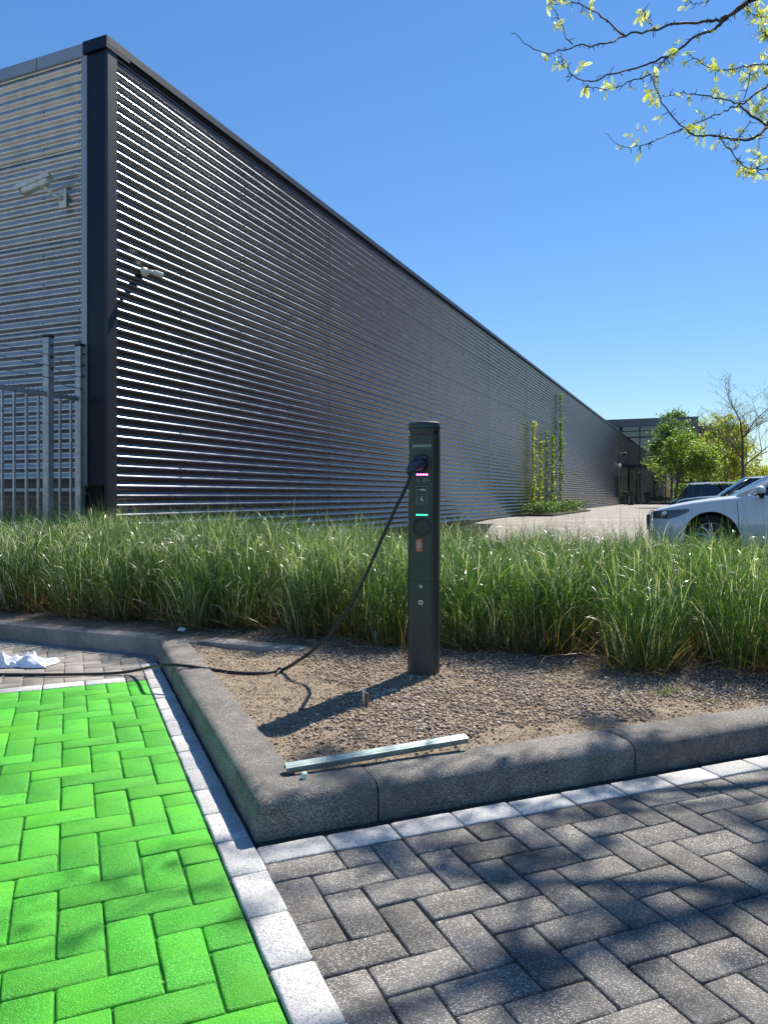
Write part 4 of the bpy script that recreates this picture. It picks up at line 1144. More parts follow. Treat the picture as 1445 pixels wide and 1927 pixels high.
# ------------------------------------------------------------------ foliage helpers
def leaves(centres, sizes, r, cols, aspect=.55, up=.25):
    n = len(centres)
    d = r.normal(0, 1, (n, 3)); d /= np.linalg.norm(d, axis=1, keepdims=True)
    e = r.normal(0, 1, (n, 3)); e[:, 2] *= .6; e -= d * (e * d).sum(1, keepdims=True); e /= np.linalg.norm(e, axis=1, keepdims=True)
    s = sizes[:, None]
    V = np.stack([centres - d * s, centres + e * s * aspect - d * s * .1, centres + d * s, centres - e * s * aspect - d * s * .1], 1).reshape(-1, 3)
    F = np.arange(4 * n).reshape(n, 4)
    return V, F, np.repeat(cols, 4, 0)
def crown_points(ells, nclump, per, spread, r):
    out_ = []
    vol = np.array([e[3] * e[4] * e[5] for e in ells]); vol = vol / vol.sum()
    for k in range(nclump):
        e = ells[r.choice(len(ells), p=vol)]
        while True:
            d = r.uniform(-1, 1, 3)
            if .25 < (d ** 2).sum() < 1: break
        c = np.array(e[:3]) + d * np.array(e[3:6]); out_.append(c + r.normal(0, 1, (per, 3)) * spread * r.uniform(.6, 1.4))
    return np.concatenate(out_)
def tree(name, base_, trunk_h, ells, nclump, per, spread, leaf, c1, c2, seed, label, cat='tree', group=None, tr=.09):
    r = np.random.default_rng(seed); root = empty(name, tuple(base_), 0, label, cat, group)
    B = np.array(base_)
    m = MB(); top = np.array(ells[0][:3]) + np.array([0, 0, ells[0][5] * .5])
    m.tube([(0, 0, -.2), (.03, 0, trunk_h * .5), (top[0] * .4, top[1] * .4, trunk_h), tuple(top)], [tr, tr * .85, tr * .7, tr * .15], 8)
    for k in range(10):
        e = ells[k % len(ells)]; t = r.uniform(.3, .9)
        s = np.array([top[0] * .4 * t, top[1] * .4 * t, trunk_h * (.75 + .4 * r.random())]); q = np.array(e[:3]) + r.uniform(-.7, .7, 3) * np.array(e[3:6])
        md = (s + q) / 2 + np.array([0, 0, .15]); m.tube([tuple(s), tuple(md), tuple(q)], [tr * .4, tr * .25, tr * .08], 5)
    m.build('trunk', M['bark_far'], root, smooth=True)
    P = crown_points(ells, nclump, int(per * .8), spread * 1.15, r); n = len(P)
    h = r.random((n, 1)); cols = (np.array(c1) * (1 - h) + np.array(c2) * h) * r.uniform(.7, 1.2, (n, 1))
    V, F, cc_ = leaves(P, leaf * r.uniform(.6, 1.3, n), r, cols)
    link('crown', np_mesh('crown', V, F, cc_), root, M['leaf'])
    return root
def gp_(u, Y): 
    X = (u - 722.5) / 1400 * Y; return (X, Y, float(ground_z(np.array(X), np.array(Y))))
G1 = ((.07, .13, .04), (.14, .21, .07)); G2 = ((.13, .20, .055), (.24, .31, .08)); G3 = ((.24, .28, .07), (.44, .43, .11))
tree('street_tree', gp_(1262, 47), 2.2, [(.2, 0, 3.9, 1.2, 1.1, 1.8), (-.8, 0, 3.2, .8, .8, .9), (.9, 0, 4.4, .7, .7, .7), (0, 0, 5.1, .6, .6, .6), (-.5, 0, 4.2, .9, .8, .7), (1.0, .2, 2.9, .9, .8, .8)], 150, 50, .17, .085, *G1, 41, 'dark green young tree closest to the glass office front')
tree('street_tree', gp_(1270, 40), 1.9, [(.55, 0, 3.0, .95, .9, 1.1), (-.6, 0, 2.3, .65, .7, .45), (1.5, .2, 2.8, .7, .8, .9), (.1, 0, 3.3, .6, .6, .7), (1.0, 0, 2.2, .9, .7, .6), (2.1, .2, 2.3, .6, .7, .7)], 150, 50, .15, .075, *G2, 42, 'fresh green tree in front of the dark one, pale slim trunk')
tree('street_tree', gp_(1365, 45), 2.0, [(.1, 0, 3.9, 1.2, 1.1, 1.5), (-.9, 0, 3.4, .9, 1, 1.2), (1.1, 0, 2.9, .9, 1, 1.2), (-.5, 0, 5.2, .6, .6, .8), (.3, 0, 4.9, .7, .7, .7), (-.3, 0, 2.3, 1.4, .9, .8), (1.6, 0, 2.0, .9, .8, .7), (-1.5, 0, 2.6, .8, .8, .9)], 190, 50, .17, .085, *G3, 43, 'yellow green tree with tall ragged top left of the bare tree')
tree('street_tree', gp_(1325, 43), 1.6, [(0, 0, 2.6, 1.1, 1, 1.1)], 50, 60, .2, .08, *G2, 44, 'low mid green tree between the fresh green and the yellow green trees')
tree('street_tree', gp_(1270, 84), 7.0, [(.2, 0, 9.1, 1.2, 1.2, 1.0), (-1.3, 0, 9.0, .5, .5, .7)], 40, 60, .3, .16, *G1, 45, 'tree crown rising behind the roof of the glass office')
tree('street_tree', gp_(1309, 86), 6.0, [(.2, 0, 8.4, .8, 1.0, .9)], 16, 40, .3, .14, *G3, 46, 'thin pale tree crown just right of the office roof corner')
# low hedge and distant belt of trees
def shrub_mass(name, boxes, n, leaf, c1, c2, seed, label=None, cat=None, kind=None):
    r = np.random.default_rng(seed); P = []
    for (x0, y0, x1, y1, h, wd) in boxes:
        k = n // len(boxes); t = r.random(k)
        x = x0 + (x1 - x0) * t + r.normal(0, wd * .3, k); y = y0 + (y1 - y0) * t + r.normal(0, wd * .3, k)
        top = h * (.62 + .5 * fbm(x * .6 + 7, y * .6, 3, seed)); z = top * np.sqrt(r.random(k)); P.append(np.stack([x, y, z + ground_z(x, y)], -1))
    P = np.concatenate(P); m_ = len(P); h = r.random((m_, 1)); cols = (np.array(c1) * (1 - h) + np.array(c2) * h) * r.uniform(.6, 1.2, (m_, 1))
    V, F, cc_ = leaves(P, leaf * r.uniform(.6, 1.3, m_), r, cols)
    o = link(name, np_mesh(name, V, F, cc_), mat=M['leaf']); 
    return tag(o, label, cat, kind=kind)
shrub_mass('distant_treeline', [(36, 86, 90, 70, 4.6, 3), (90, 70, 140, 40, 7, 4)], 26000, .22, *G2, 51, kind='stuff')
shrub_mass('distant_treeline', [(-160, 90, -40, 130, 9, 5)], 5000, .5, *G2, 54, kind='stuff')
shrub_mass('hedge_row', [(19.5, 50, 30, 45.5, 2.1, .8)], 9000, .09, *G2, 52, 'clipped green hedge under the street trees behind the parked cars', 'hedge')

# bare tree on the right
def bare_tree():
    r = random.Random(12); b = gp_(1397, 30); root = empty('bare_tree', b, 0, 'nearly leafless tree with spreading twigs on the right skyline', 'tree')
    m = MB(); tips = []
    def grow(p, d, L, rad, depth):
        n = 4; pts = [p]; q = Vector(p); dd = Vector(d)
        for i in range(n):
            dd = (dd + Vector((r.uniform(-.16, .16), r.uniform(-.16, .16), r.uniform(-.04, .14)))).normalized(); q = q + dd * L / n; pts.append(q.copy())
        m.tube(pts, [rad * (1 - .5 * i / n) for i in range(n + 1)], 6 if depth < 2 else 4)
        tips.extend(pts[1:] if depth >= 2 else [])
        if depth >= 4: return
        
        for k in range({0: 5, 1: 4, 2: 4, 3: 3}[depth]):
            i = r.randint(1, n); a = r.uniform(0, 2 * PI); sp = r.uniform(.6, 1.15)
            nd = (dd * math.cos(sp) + Vector((math.cos(a), math.sin(a), .12)) * math.sin(sp)).normalized()
            grow(pts[i], nd, L * r.uniform(.62, .88), rad * .5, depth + 1)
    m.tube([(0, 0, -.2), (.02, 0, 1.2), (-.02, 0, 2.3)], [.085, .07, .06], 10)
    grow(Vector((-.02, 0, 2.3)), Vector((.05, 0, 1)), 1.5, .055, 0)
    grow(Vector((0, 0, 1.9)), Vector((.8, .1, .8)), 1.3, .035, 1); grow(Vector((0, 0, 2.2)), Vector((-.7, -.2, .9)), 1.3, .035, 1)
    m.build('trunk', M['bark_far'], root, smooth=True, recalc=False)
    rr_n = np.random.default_rng(4); T = np.array([t[:] for t in tips]); T = T[rr_n.random(len(T)) < .8]; T = np.repeat(T, 2, 0) + rr_n.normal(0, .03, (len(T) * 2, 3))
    cols = np.array([.16, .19, .06]) * rr_n.uniform(.6, 1.2, (len(T), 1))
    V, F, cc_ = leaves(T, np.full(len(T), .022), rr_n, cols); link('crown', np_mesh('crown', V, F, cc_), root, M['leaf'])
bare_tree()

# planting against the wall
def clim(u, vtop, nl, seed, label, cols, wid=.12, purple=False):
    r_ = (u - 722.5) / 1400; t = (3.125 + 8.395 * r_) / (.394 - .919 * r_)
    p = wall_pt(t, .10, 0); Y = p.y; ztop = H + (932 - vtop) / 1400 * Y; z0 = .27
    root = empty('climbing_vine', (p.x, p.y, z0), 0, label, 'vine'); r = np.random.default_rng(seed)
    m = MB(); pts = [(r.normal(0, .02), r.normal(0, .02), z) for z in np.linspace(-.1, ztop - z0, 14)]; m.tube(pts, .012, 5); m.build('stem', M['bark_far'], root)
    z = (ztop - z0) * r.random(nl) ** 1.05; clump = .4 + .9 * vnoise(z * 3.0, z * 0 + seed, seed)
    keep = r.random(nl) < clump; z = z[keep]; n = len(z)
    al = r.normal(0, wid, n) * (1 - .4 * z / (ztop - z0)); ou = np.abs(r.normal(0, .07, n))
    P = np.stack([WD.x * al + WP.x * ou, WD.y * al + WP.y * ou, z], -1)
    h = r.random((n, 1)); c = (np.array(cols[0]) * (1 - h) + np.array(cols[1]) * h)
    if purple:
        k = (r.random(n) < .30) & (z < 1.6); c[k] = np.array([.30, .22, .42]) * r.uniform(.6, 1.2, (k.sum(), 1))
    V, F, cc_ = leaves(P, .060 * r.uniform(.6, 1.3, n), r, c); link('foliage', np_mesh('foliage', V, F, cc_), root, M['leaf'])
YG = ((.20, .24, .03), (.40, .42, .06)); GG = ((.07, .12, .03), (.16, .22, .04))
clim(997, 792, 420, 61, 'leftmost climbing vine, tall and yellow green, on the corrugated wall', YG)
clim(1011, 828, 330, 62, 'second climbing vine from the left, slender and yellow green', YG, .09)
clim(1022, 812, 110, 63, 'thinnest climbing vine, almost bare, third from the left', GG, .08)
clim(1034, 818, 520, 64, 'dense green climbing vine fourth from the left', ((.10, .17, .03), (.30, .36, .05)), .13)
clim(1049, 742, 1000, 65, 'tallest climbing vine with purple blossom low down, rightmost on the wall', GG, .24, True)
m = MB()
def gzp(t, n_):
    p = wall_pt(t, n_, 0); return (p.x, p.y, float(ground_z(np.array(p.x), np.array(p.y))) + .012)
bt_ = [(-9, 26), (-2, 26), (2, 26), (5, 26), (6.5, 26), (7, 4), (10, 1.5), (14, .7), (20.2, .35)]
m.add([gzp(t, n_) for t, w_ in bt_ for n_ in ((.02, w_) if t > 0 else (2.9, w_))], [(2 * i, 2 * i + 1, 2 * i + 3, 2 * i + 2) for i in range(len(bt_) - 1)]); tag(m.build('added_dark_apron', M['added_ground']), kind='structure')  # dark ground added by the wall to darken what its cladding reflects
tA, tB = 20.6, 29.6
pa, pb_ = wall_pt(tA, .55, 0), wall_pt(tB, .55, 0)
shrub_mass('lavender_bush', [(pa.x, pa.y, pb_.x, pb_.y, .60, .8)], 8000, .045, (.045, .085, .035), (.13, .20, .09), 66, 'low grey green bushes along the foot of the wall under the vines', 'bush')
m = MB(); m.add([tuple(wall_pt(t, n_, z)) for t in (tA - .3, tB + .4) for n_ in (.05, 1.25) for z in (.0, .34)], [(0, 1, 3, 2), (4, 6, 7, 5), (0, 4, 5, 1), (2, 3, 7, 6), (0, 2, 6, 4), (1, 5, 7, 3)])
tag(m.build('planting_strip', M['joint_dark']), kind='structure')

# ------------------------------------------------------------------ bicycle and dark bin by the entrance
bp_ = wall_pt(53.0, .85, .27)
bike = empty('bicycle', tuple(bp_), math.atan2(WD.y, WD.x) + .35, 'black city bicycle parked against the corrugated wall by the far entrance', 'bicycle')
for x in (-.52, .52):
    m = MB(); pts = [(x + .33 * math.cos(a), 0, .34 + .33 * math.sin(a)) for a in np.linspace(0, 2 * PI, 25)]; m.tube(pts, .02, 6, cap=False); wh = m.build('wheel', M['rubber'], bike, smooth=True)
    m = MB()
    for k in range(10):
        a = PI * k / 10 * 2; m.tube([(x, 0, .34), (x + .32 * math.cos(a), 0, .34 + .32 * math.sin(a))], .003, 3)
    m.build('spokes', M['steel'], wh, recalc=False)
m = MB()
for a, b in (((-.52, 0, .34), (-.1, 0, .30)), ((-.1, 0, .30), (-.22, 0, .85)), ((-.22, 0, .80), (.38, 0, .82)), ((-.1, 0, .30), (.38, 0, .78)), ((-.52, 0, .34), (-.22, 0, .80)), ((.52, 0, .34), (.36, 0, 1.0))): m.tube([a, b], .017, 6)
m.build('frame', M['car_black'], bike)
m = MB(); m.tube([(.30, -.28, 1.04), (.38, -.1, 1.06), (.38, .1, 1.06), (.30, .28, 1.04)], .014, 6); m.build('handlebar', M['steel'], bike)
m = MB(); m.box(-.36, -.10, -.08, .08, .88, .94, bev=.02); m.build('saddle', M['rubber'], bike)
m = MB(); m.box(.40, .70, -.18, .18, .82, 1.05, bev=.01); m.build('front_crate', M['black_plastic'], bike)
bp_ = wall_pt(54.3, 1.0, .27)
bn = empty('tall_bin', tuple(bp_), math.atan2(WD.y, WD.x), 'black rectangular bin beside the bicycle at the far entrance', 'bin')
m = MB(); m.box(-.25, .25, -.22, .22, 0, 1.05, bev=.01); m.build('bin_body', M['black_plastic'], bn)
m = MB(); m.box(-.27, .27, -.24, .24, 1.052, 1.12, bev=.01); m.build('lid', M['frame_dark'], bn)
sg_ = empty('wall_banner', tuple(wall_pt(53.6, .08, .9)), math.atan2(WD.y, WD.x), 'narrow black upright board on the wall left of the far entrance', 'board')
m = MB(); m.box(-.28, .28, -.12, -.02, 0, 1.65, bev=.01); m.build('panel', M['black_plastic'], sg_)

# ------------------------------------------------------------------ cars
def interp(xs, tab):
    t = np.array(tab); return np.interp(xs, t[:, 0], t[:, 1])
def smooth_tab(tab, xs, k=5):
    ys = interp(xs, tab); pad = np.pad(ys, k, mode='edge'); ker = np.ones(2 * k + 1) / (2 * k + 1); return np.convolve(pad, ker, 'valid')
def make_car(label, nose, heading, body, spec, name='parked_car', group='cars parked in a row behind the grass'):
    """local x runs from the nose to the tail, y to the car's right, z up"""
    Ln = spec['len']; W = spec['w'] / 2
    ax = -heading; rz = math.atan2(ax.y, ax.x)
    root = empty(name, tuple(nose), rz, label, 'car', group)
    xs = np.unique(np.concatenate([np.linspace(0, .35, 15), np.linspace(.35, Ln - .35, 85), np.linspace(Ln - .35, Ln, 15)]))
    def fx(tab, k=2): return smooth_tab(tab, xs, k)
    zt = fx(spec['top']); zs = fx(spec['shoulder']); wx = fx(spec['plan']) * W; zl = fx(spec['low'])
    wr, wa = spec['wheel_r'], spec['wheel_r'] + .055
    zb = zl.copy()
    for xw in spec['axles']:
        k = np.abs(xs - xw) < wa; zb[k] = np.maximum(zb[k], spec['wheel_r'] + np.sqrt(np.maximum(wa ** 2 - (xs[k] - xw) ** 2, 0)))
    def sidew(i, f):         # relative bulge of the side over height fraction f (0 bottom .. 1 shoulder)
        return wx[i] * (0.955 + .045 * math.sin(PI * min(1, max(0, f)) ** .8) - .03 * max(0, f - .75) * 4 * .5)
    m = MB(); rings = []
    nsd = 9
    for i, x in enumerate(xs):
        ring = []
        for s in (-1, 1):
            pts = []
            for j in range(nsd):
                f = j / (nsd - 1); z = zb[i] + (zs[i] - zb[i]) * f
                fr = (z - .2) / (zs[i] - .2)
                pts.append((x, s * sidew(i, fr), z))
            w1 = sidew(i, 1)
            for g1, g2 in ((.965, .45), (.90, .72), (.75, .88), (.45, .97)):
                pts.append((x, s * w1 * g1, zs[i] + (zt[i] - zs[i]) * g2))
            ring.append(pts)
        rings.append(ring[0] + [(x, 0, zt[i])] + ring[1][::-1])
    k = len(rings[0]); vs = [p for r_ in rings for p in r_]
    fs = [(i * k + j, (i + 1) * k + j, (i + 1) * k + j + 1, i * k + j + 1) for i in range(len(xs) - 1) for j in range(k - 1)]
    fs += [tuple(range(k)), tuple(reversed([(len(xs) - 1) * k + j for j in range(k)]))]
    m.add(vs, fs); m.build('body', M[body], root, smooth='auto')
    def surf(x, z, s, e=.004):
        i = int(np.argmin(np.abs(xs - x))); i = min(max(i, 0), len(xs) - 2)
        if xs[i] > x and i: i -= 1
        t = (x - xs[i]) / (xs[i + 1] - xs[i]); t = min(max(t, 0), 1)
        a = sidew(i, (z - .2) / (zs[i] - .2)); b = sidew(i + 1, (z - .2) / (zs[i + 1] - .2)); return (x, s * (a + (b - a) * t + e), z)
    # underbody and arch linings
    m = MB(); m.box(.25, Ln - .2, -W * .80, W * .80, .16, .62); m.build('underbody', M['lining'], root)
    for xw in spec['axles']:
        for s in (-1, 1):
            m = MB(); m.lathe([(wa - .005, -.30), (wa - .005, -.01), (wa - .02, -.005)], 28, Matrix.Translation((xw, s * W * .955, wr)) @ Matrix.Rotation(-s * PI / 2, 4, 'X'), capt=False)
            m.build('arch_lining', M['lining'], root, smooth='auto')
            wh = bpy.data.objects.new('wheel', None); C.objects.link(wh); wh.parent = root; wh.location = (xw, s * (W - .11), wr); wh.rotation_euler = (-s * PI / 2, 0, 0)
            m = MB(); m.lathe([(wr * .66, .09), (wr * .9, .105), (wr * .985, .08), (wr, .04), (wr, -.06), (wr * .97, -.09)], 36); m.build('tyre', M['rubber'], wh, smooth='auto')
            m = MB(); m.lathe([(wr * .62, .04), (wr * .655, .095), (wr * .67, .095)], 30, capt=False)
            for q in range(10):
                a = 2 * PI * q / 10 + .2; ca, sa = math.cos(a), math.sin(a); a2 = a + .16; 
                m.tube([(wr * .10 * ca, wr * .10 * sa, .075), (wr * .4 * math.cos(a + .05), wr * .4 * math.sin(a + .05), .085), (wr * .64 * math.cos(a2), wr * .64 * math.sin(a2), .085)], [.022, .016, .015], 5)
            m.lathe([(.055, .06), (.05, .092)], 14); m.build('rim', M['alloy'], wh, smooth='auto')
            m = MB(); m.lathe([(wr * .6, .0), (wr * .6, .012)], 24); m.build('brake_disc', M['lining'], wh)
    # greenhouse
    g = spec['glass']; bx0, bx1, rx0, rx1, rz_ = g
    def belt(x): 
        i = int(np.argmin(np.abs(xs - x))); return zs[i], sidew(i, 1), zt[i]
    m = MB(); N = 9; rings = []
    for a, b in zip(np.linspace(bx0, bx1, 13), np.linspace(rx0, rx1, 13)):
        pass
    def cross(xb, xr, f):     # one pane row
        pass
    roofw = W * .66
    def P_b(x, s): zz_, ww, _ = belt(x); return Vector((x, s * ww * .965, zz_ + .0))
    corners = {}
    yb0 = W * .80
    z0 = belt(bx0)[2]; z1 = belt(bx1)[2]
    # windscreen: curved strip
    def screen(xb, xr, zbase, bow, name):
        m = MB(); vs = []; n = 11; kk = 7
        for i in range(n):
            f = i / (n - 1) * 2 - 1
            for j in range(kk):
                g_ = j / (kk - 1)
                yb = yb0 + (W * .03); y = f * (yb * (1 - g_) + roofw * g_)
                x = (xb + (xr - xb) * g_) + bow * (f * f) * (1 - .5 * g_); z = zbase - .02 * f * f + (rz_ - .035 * f * f - zbase) * (g_ ** .93)
                vs.append((x, y, z))
        m.add(vs, [(i * kk + j, (i + 1) * kk + j, (i + 1) * kk + j + 1, i * kk + j + 1) for i in range(n - 1) for j in range(kk - 1)])
        return m.build(name, M['car_glass'], root, smooth=True)
    screen(bx0, rx0, z0 - .01, .22, 'windscreen'); screen(bx1, rx1, z1 - .01, -.12, 'rear_window')
    # side windows with pillars
    for s in (-1, 1):
        m = MB(); vs = []; n = 16
        for i in range(n):
            t = i / (n - 1); xb = bx0 + .2 + (bx1 - .1 - bx0 - .2) * t; xr = rx0 + .12 + (rx1 - .06 - rx0 - .12) * t
            zz_, ww, _ = belt(xb)
            for j in range(5):
                g_ = j / 4; vs.append((xb + (xr - xb) * g_, s * ((ww * .955) * (1 - g_) + roofw * g_ + .018 * math.sin(PI * g_)), zz_ - .01 + (rz_ - .045 - zz_ + .01) * g_))
        m.add(vs, [(i * 5 + j, (i + 1) * 5 + j, (i + 1) * 5 + j + 1, i * 5 + j + 1) for i in range(n - 1) for j in range(4)])
        m.build('side_window', M['car_glass'], root, smooth=True)
        zz_, ww, _ = belt(bx0 + .2)
        top = Vector((rx0 + .10, s * roofw, rz_ - .035)); m = MB()
        m.tube([(bx0 + .10, s * ww * .90, z0 - .03), ((bx0 + rx0) / 2 + .15, s * (ww * .9 + roofw) / 2 * 1.015, (z0 + rz_) / 2 + .015), tuple(top)], [.034, .028, .026], 8)
        m.build('windscreen_pillar', M[spec.get('pillar', body)], root, smooth=True)
        m = MB(); zz2, ww2, _ = belt(bx1 - .1); m.tube([(bx1 - .02, s * ww2 * .93, zz2 - .02), (rx1, s * roofw, rz_ - .045)], [.06, .035], 8); m.build('rear_pillar', M[spec.get('pillar', body)], root, smooth=True)
        xm = (bx0 + bx1) / 2 + .1; xr = (rx0 + rx1) / 2 + .1; zz3, ww3, _ = belt(xm)
        m = MB(); m.tube([(xm, s * ww3 * .962, zz3), (xr, s * (roofw + .008), rz_ - .05)], .03, 6); m.build('centre_pillar', M['lining'], root)
        # mirror
        xm_ = bx0 + spec.get('mir', .42); zz4, ww4, _ = belt(xm_)
        mr = MB(); V, F = ico(2); mr.add([(xm_ - .02 + v[0] * .075 + (.02 * v[1] * s), s * (ww4 + .115) + v[1] * .105, zz4 + .115 + v[2] * .070) for v in V], [tuple(f) for f in F]); mo = mr.build('mirror', M[spec.get('mirror', body)], root, smooth=True)
        mr = MB(); mr.box(xm_ - .03, xm_ + .03, *sorted((s * (ww4 - .03), s * (ww4 + .10))), zz4 + .005, zz4 + .05, bev=.008); mr.build('mirror_foot', M['lining'], mo)
        mr = MB(); mr.box(xm_ - .055, xm_ + .035, *sorted((s * (ww4 + .03), s * (ww4 + .19))), zz4 + .036, zz4 + .075, bev=.012); mr.build('mirror_base', M['lining'], mo)
        # headlamp hugging the corner
        hx0, hx1, hz0, hz1 = spec['lamp']
        m = MB(); vs = []; n = 12
        for i in range(n):
            t = i / (n - 1); x = hx0 + (hx1 - hx0) * t; lo = hz0 + (hz1 - hz0) * (.10 * (1 - t) + .95 * max(0, (t - .45) / .55) ** 1.3); hi = hz1 - .005 + .045 * t
            for j in range(5): vs.append(surf(x, lo + (hi - lo) * j / 4, s, .006 + .004 * math.sin(PI * j / 4)))
        m.add(vs, [(i * 5 + j, (i + 1) * 5 + j, (i + 1) * 5 + j + 1, i * 5 + j + 1) for i in range(n - 1) for j in range(4)])
        hl = m.build('headlight', M['lamp_lens'], root, smooth=True)
        m = MB(); x = hx0 + (hx1 - hx0) * .35; c = Vector(surf(x, (hz0 + hz1) / 2 + .02, s, -.006)); m.lathe([(.045, 0), (.045, .02), (.03, .024)], 16, Matrix.Translation(c) @ Matrix.Rotation(-s * PI / 2, 4, 'X')); m.build('lamp_bowl', M['alloy'], hl, smooth='auto')
        # panel gaps
        m = MB()
        def gap(pts): m.tube([surf(x, z, s, .0015) for x, z in pts], .0035, 4)
        dx_ = bx0 + .10; i_ = int(np.argmin(np.abs(xs - dx_))); zsh = zs[i_]
        gap([(dx_ + .02 - .05 * abs(t - .5), .26 + (zsh - .28) * t) for t in np.linspace(0, 1, 9)])
        dx2 = dx_ + 1.12; gap([(dx2, .26 + (zs[int(np.argmin(np.abs(xs - dx2)))] - .28) * t) for t in np.linspace(0, 1, 9)])
        gap([(x, .25) for x in np.linspace(dx_ + .02, dx2, 8)])
        m.build('door_gap', M['lining'], root, recalc=False)
        m = MB(); c = surf(dx2 - .18, zsh - .10, s, .012); m.box(c[0] - .09, c[0] + .09, c[1] - .012, c[1] + .012, c[2] - .012, c[2] + .012, bev=.006); m.build('door_handle', M[body], root)
    # roof
    m = MB(); vs = []; n = 13; kk = 9
    for i in range(n):
        t = i / (n - 1)
        for j in range(kk):
            f = j / (kk - 1) * 2 - 1
            bowf = .22 * .5 * f * f
            x = rx0 + bowf * (1 - t) + (rx1 - rx0) * t - .06 * f * f * t
            vs.append((x, f * (roofw + .006), rz_ + spec.get('crown', .035) * math.sin(PI * t) - .035 * f * f + .004))
    m.add(vs, [(i * kk + j, (i + 1) * kk + j, (i + 1) * kk + j + 1, i * kk + j + 1) for i in range(n - 1) for j in range(kk - 1)])
    m.build('roof', M[spec.get('roof', body)], root, smooth=True)
    # grille and bumper opening, wrapped round the nose
    def nose_patch(z0_, z1_, wf, name, mat, e, rows=1):
        m = MB(); n = 15
        for rw in range(rows):
            za = z0_ + (z1_ - z0_) * rw / rows + (.008 if rows > 1 else 0); zb_2 = z0_ + (z1_ - z0_) * (rw + 1) / rows
            vs = []
            for i in range(n):
                f = (i / (n - 1) * 2 - 1) * wf
                # plan: find x where the half width equals |f| W
                hw_ = np.array([sidew(q, .5) for q in range(len(xs))]); xx = float(np.interp(abs(f) * W, hw_[:20], xs[:20])) if abs(f) * W > hw_[0] else 0.0
                for z in (za, zb_2): vs.append((xx - e, f * W, z))
                for z in (za, zb_2): vs.append((xx + .05, f * W, z))
            for i in range(n - 1):
                a = i * 4; b = a + 4
                m.add([vs[a], vs[a + 1], vs[b + 1], vs[b], vs[a + 2], vs[a + 3], vs[b + 3], vs[b + 2]], [(0, 1, 2, 3), (4, 5, 6, 7), (0, 3, 7, 4), (1, 2, 6, 5)])
        return m.build(name, M[mat], root)
    gz0, gz1 = spec['grille']
    nose_patch(gz0, gz1, .62, 'grille', 'lining', .012)
    gr = nose_patch(gz0, gz1, .60, 'grille_bars', 'frame_dark', .026, 5)
    nose_patch(spec['low'][0][1] + .02, gz0 - .06, .70, 'bumper_opening', 'lining', .010)
    return root
Hd = Vector((-.90, .43, 0)).normalized()
Hd2 = Vector((-.919, .394, 0)).normalized()
mz = dict(len=4.55, w=1.80, wheel_r=.335, axles=(.93, 3.63), glass=(1.18, 4.15, 2.12, 3.60, 1.43), crown=.03,
          top=[(0, .70), (.05, .735), (.2, .79), (.6, .885), (1.0, .945), (1.4, .99), (2, 1.0), (4.0, 1.03), (4.4, 1.0), (4.55, .85)],
          shoulder=[(0, .62), (.1, .69), (.3, .75), (.7, .83), (1.1, .885), (1.5, .925), (2.2, .94), (3.2, .97), (4.2, .99), (4.55, .8)],
          plan=[(0, .55), (.04, .68), (.12, .81), (.25, .90), (.5, .965), (.93, 1.0), (3.6, 1.0), (4.2, .95), (4.5, .8), (4.55, .7)],
          low=[(0, .34), (.15, .24), (.5, .20), (4.1, .20), (4.55, .35)], lamp=(.08, .62, .60, .725), grille=(.42, .66), mirror='car_white')
mini = dict(len=3.85, w=1.72, wheel_r=.31, axles=(.72, 3.2), glass=(.92, 3.65, 1.5, 3.5, 1.385), crown=.03, roof='car_silver', pillar='car_black',
            top=[(0, .74), (.05, .82), (.2, .90), (.6, .955), (1.1, .99), (2, 1.0), (3.6, 1.0), (3.85, .85)],
            shoulder=[(0, .66), (.1, .76), (.3, .84), (.8, .885), (1.2, .90), (3.5, .94), (3.85, .8)],
            plan=[(0, .60), (.04, .74), (.12, .86), (.3, .95), (.7, 1.0), (3.3, 1.0), (3.7, .9), (3.85, .8)],
            low=[(0, .30), (.2, .22), (3.5, .22), (3.85, .32)], lamp=(.10, .36, .62, .80), grille=(.42, .66), mirror='car_silver')
sedan = dict(mz); sedan.update(glass=(1.35, 4.1, 2.05, 3.55, 1.40))
make_car('large white hatchback nearest the grass, front wheel and headlight in view', Vector((4.42, 12.3, .06)), Hd, 'car_white', mz)
make_car('silver car right behind the white one, only its windscreen showing', Vector((5.25, 14.7, .0)), Hd2, 'car_silver', sedan)
make_car('small black hatchback with a pale flat roof, third in the parked row', Vector((6.75, 17.4, .05)), Hd2, 'car_black', mini)
dk = dict(mini); dk.update(roof='car_black', mirror='car_black', glass=(1.1, 3.65, 1.75, 3.4, 1.36))
make_car('dark car farthest along the parked row by the trees', Vector((11.45, 19.0, .0)), -Hd2, 'car_blue', dk)

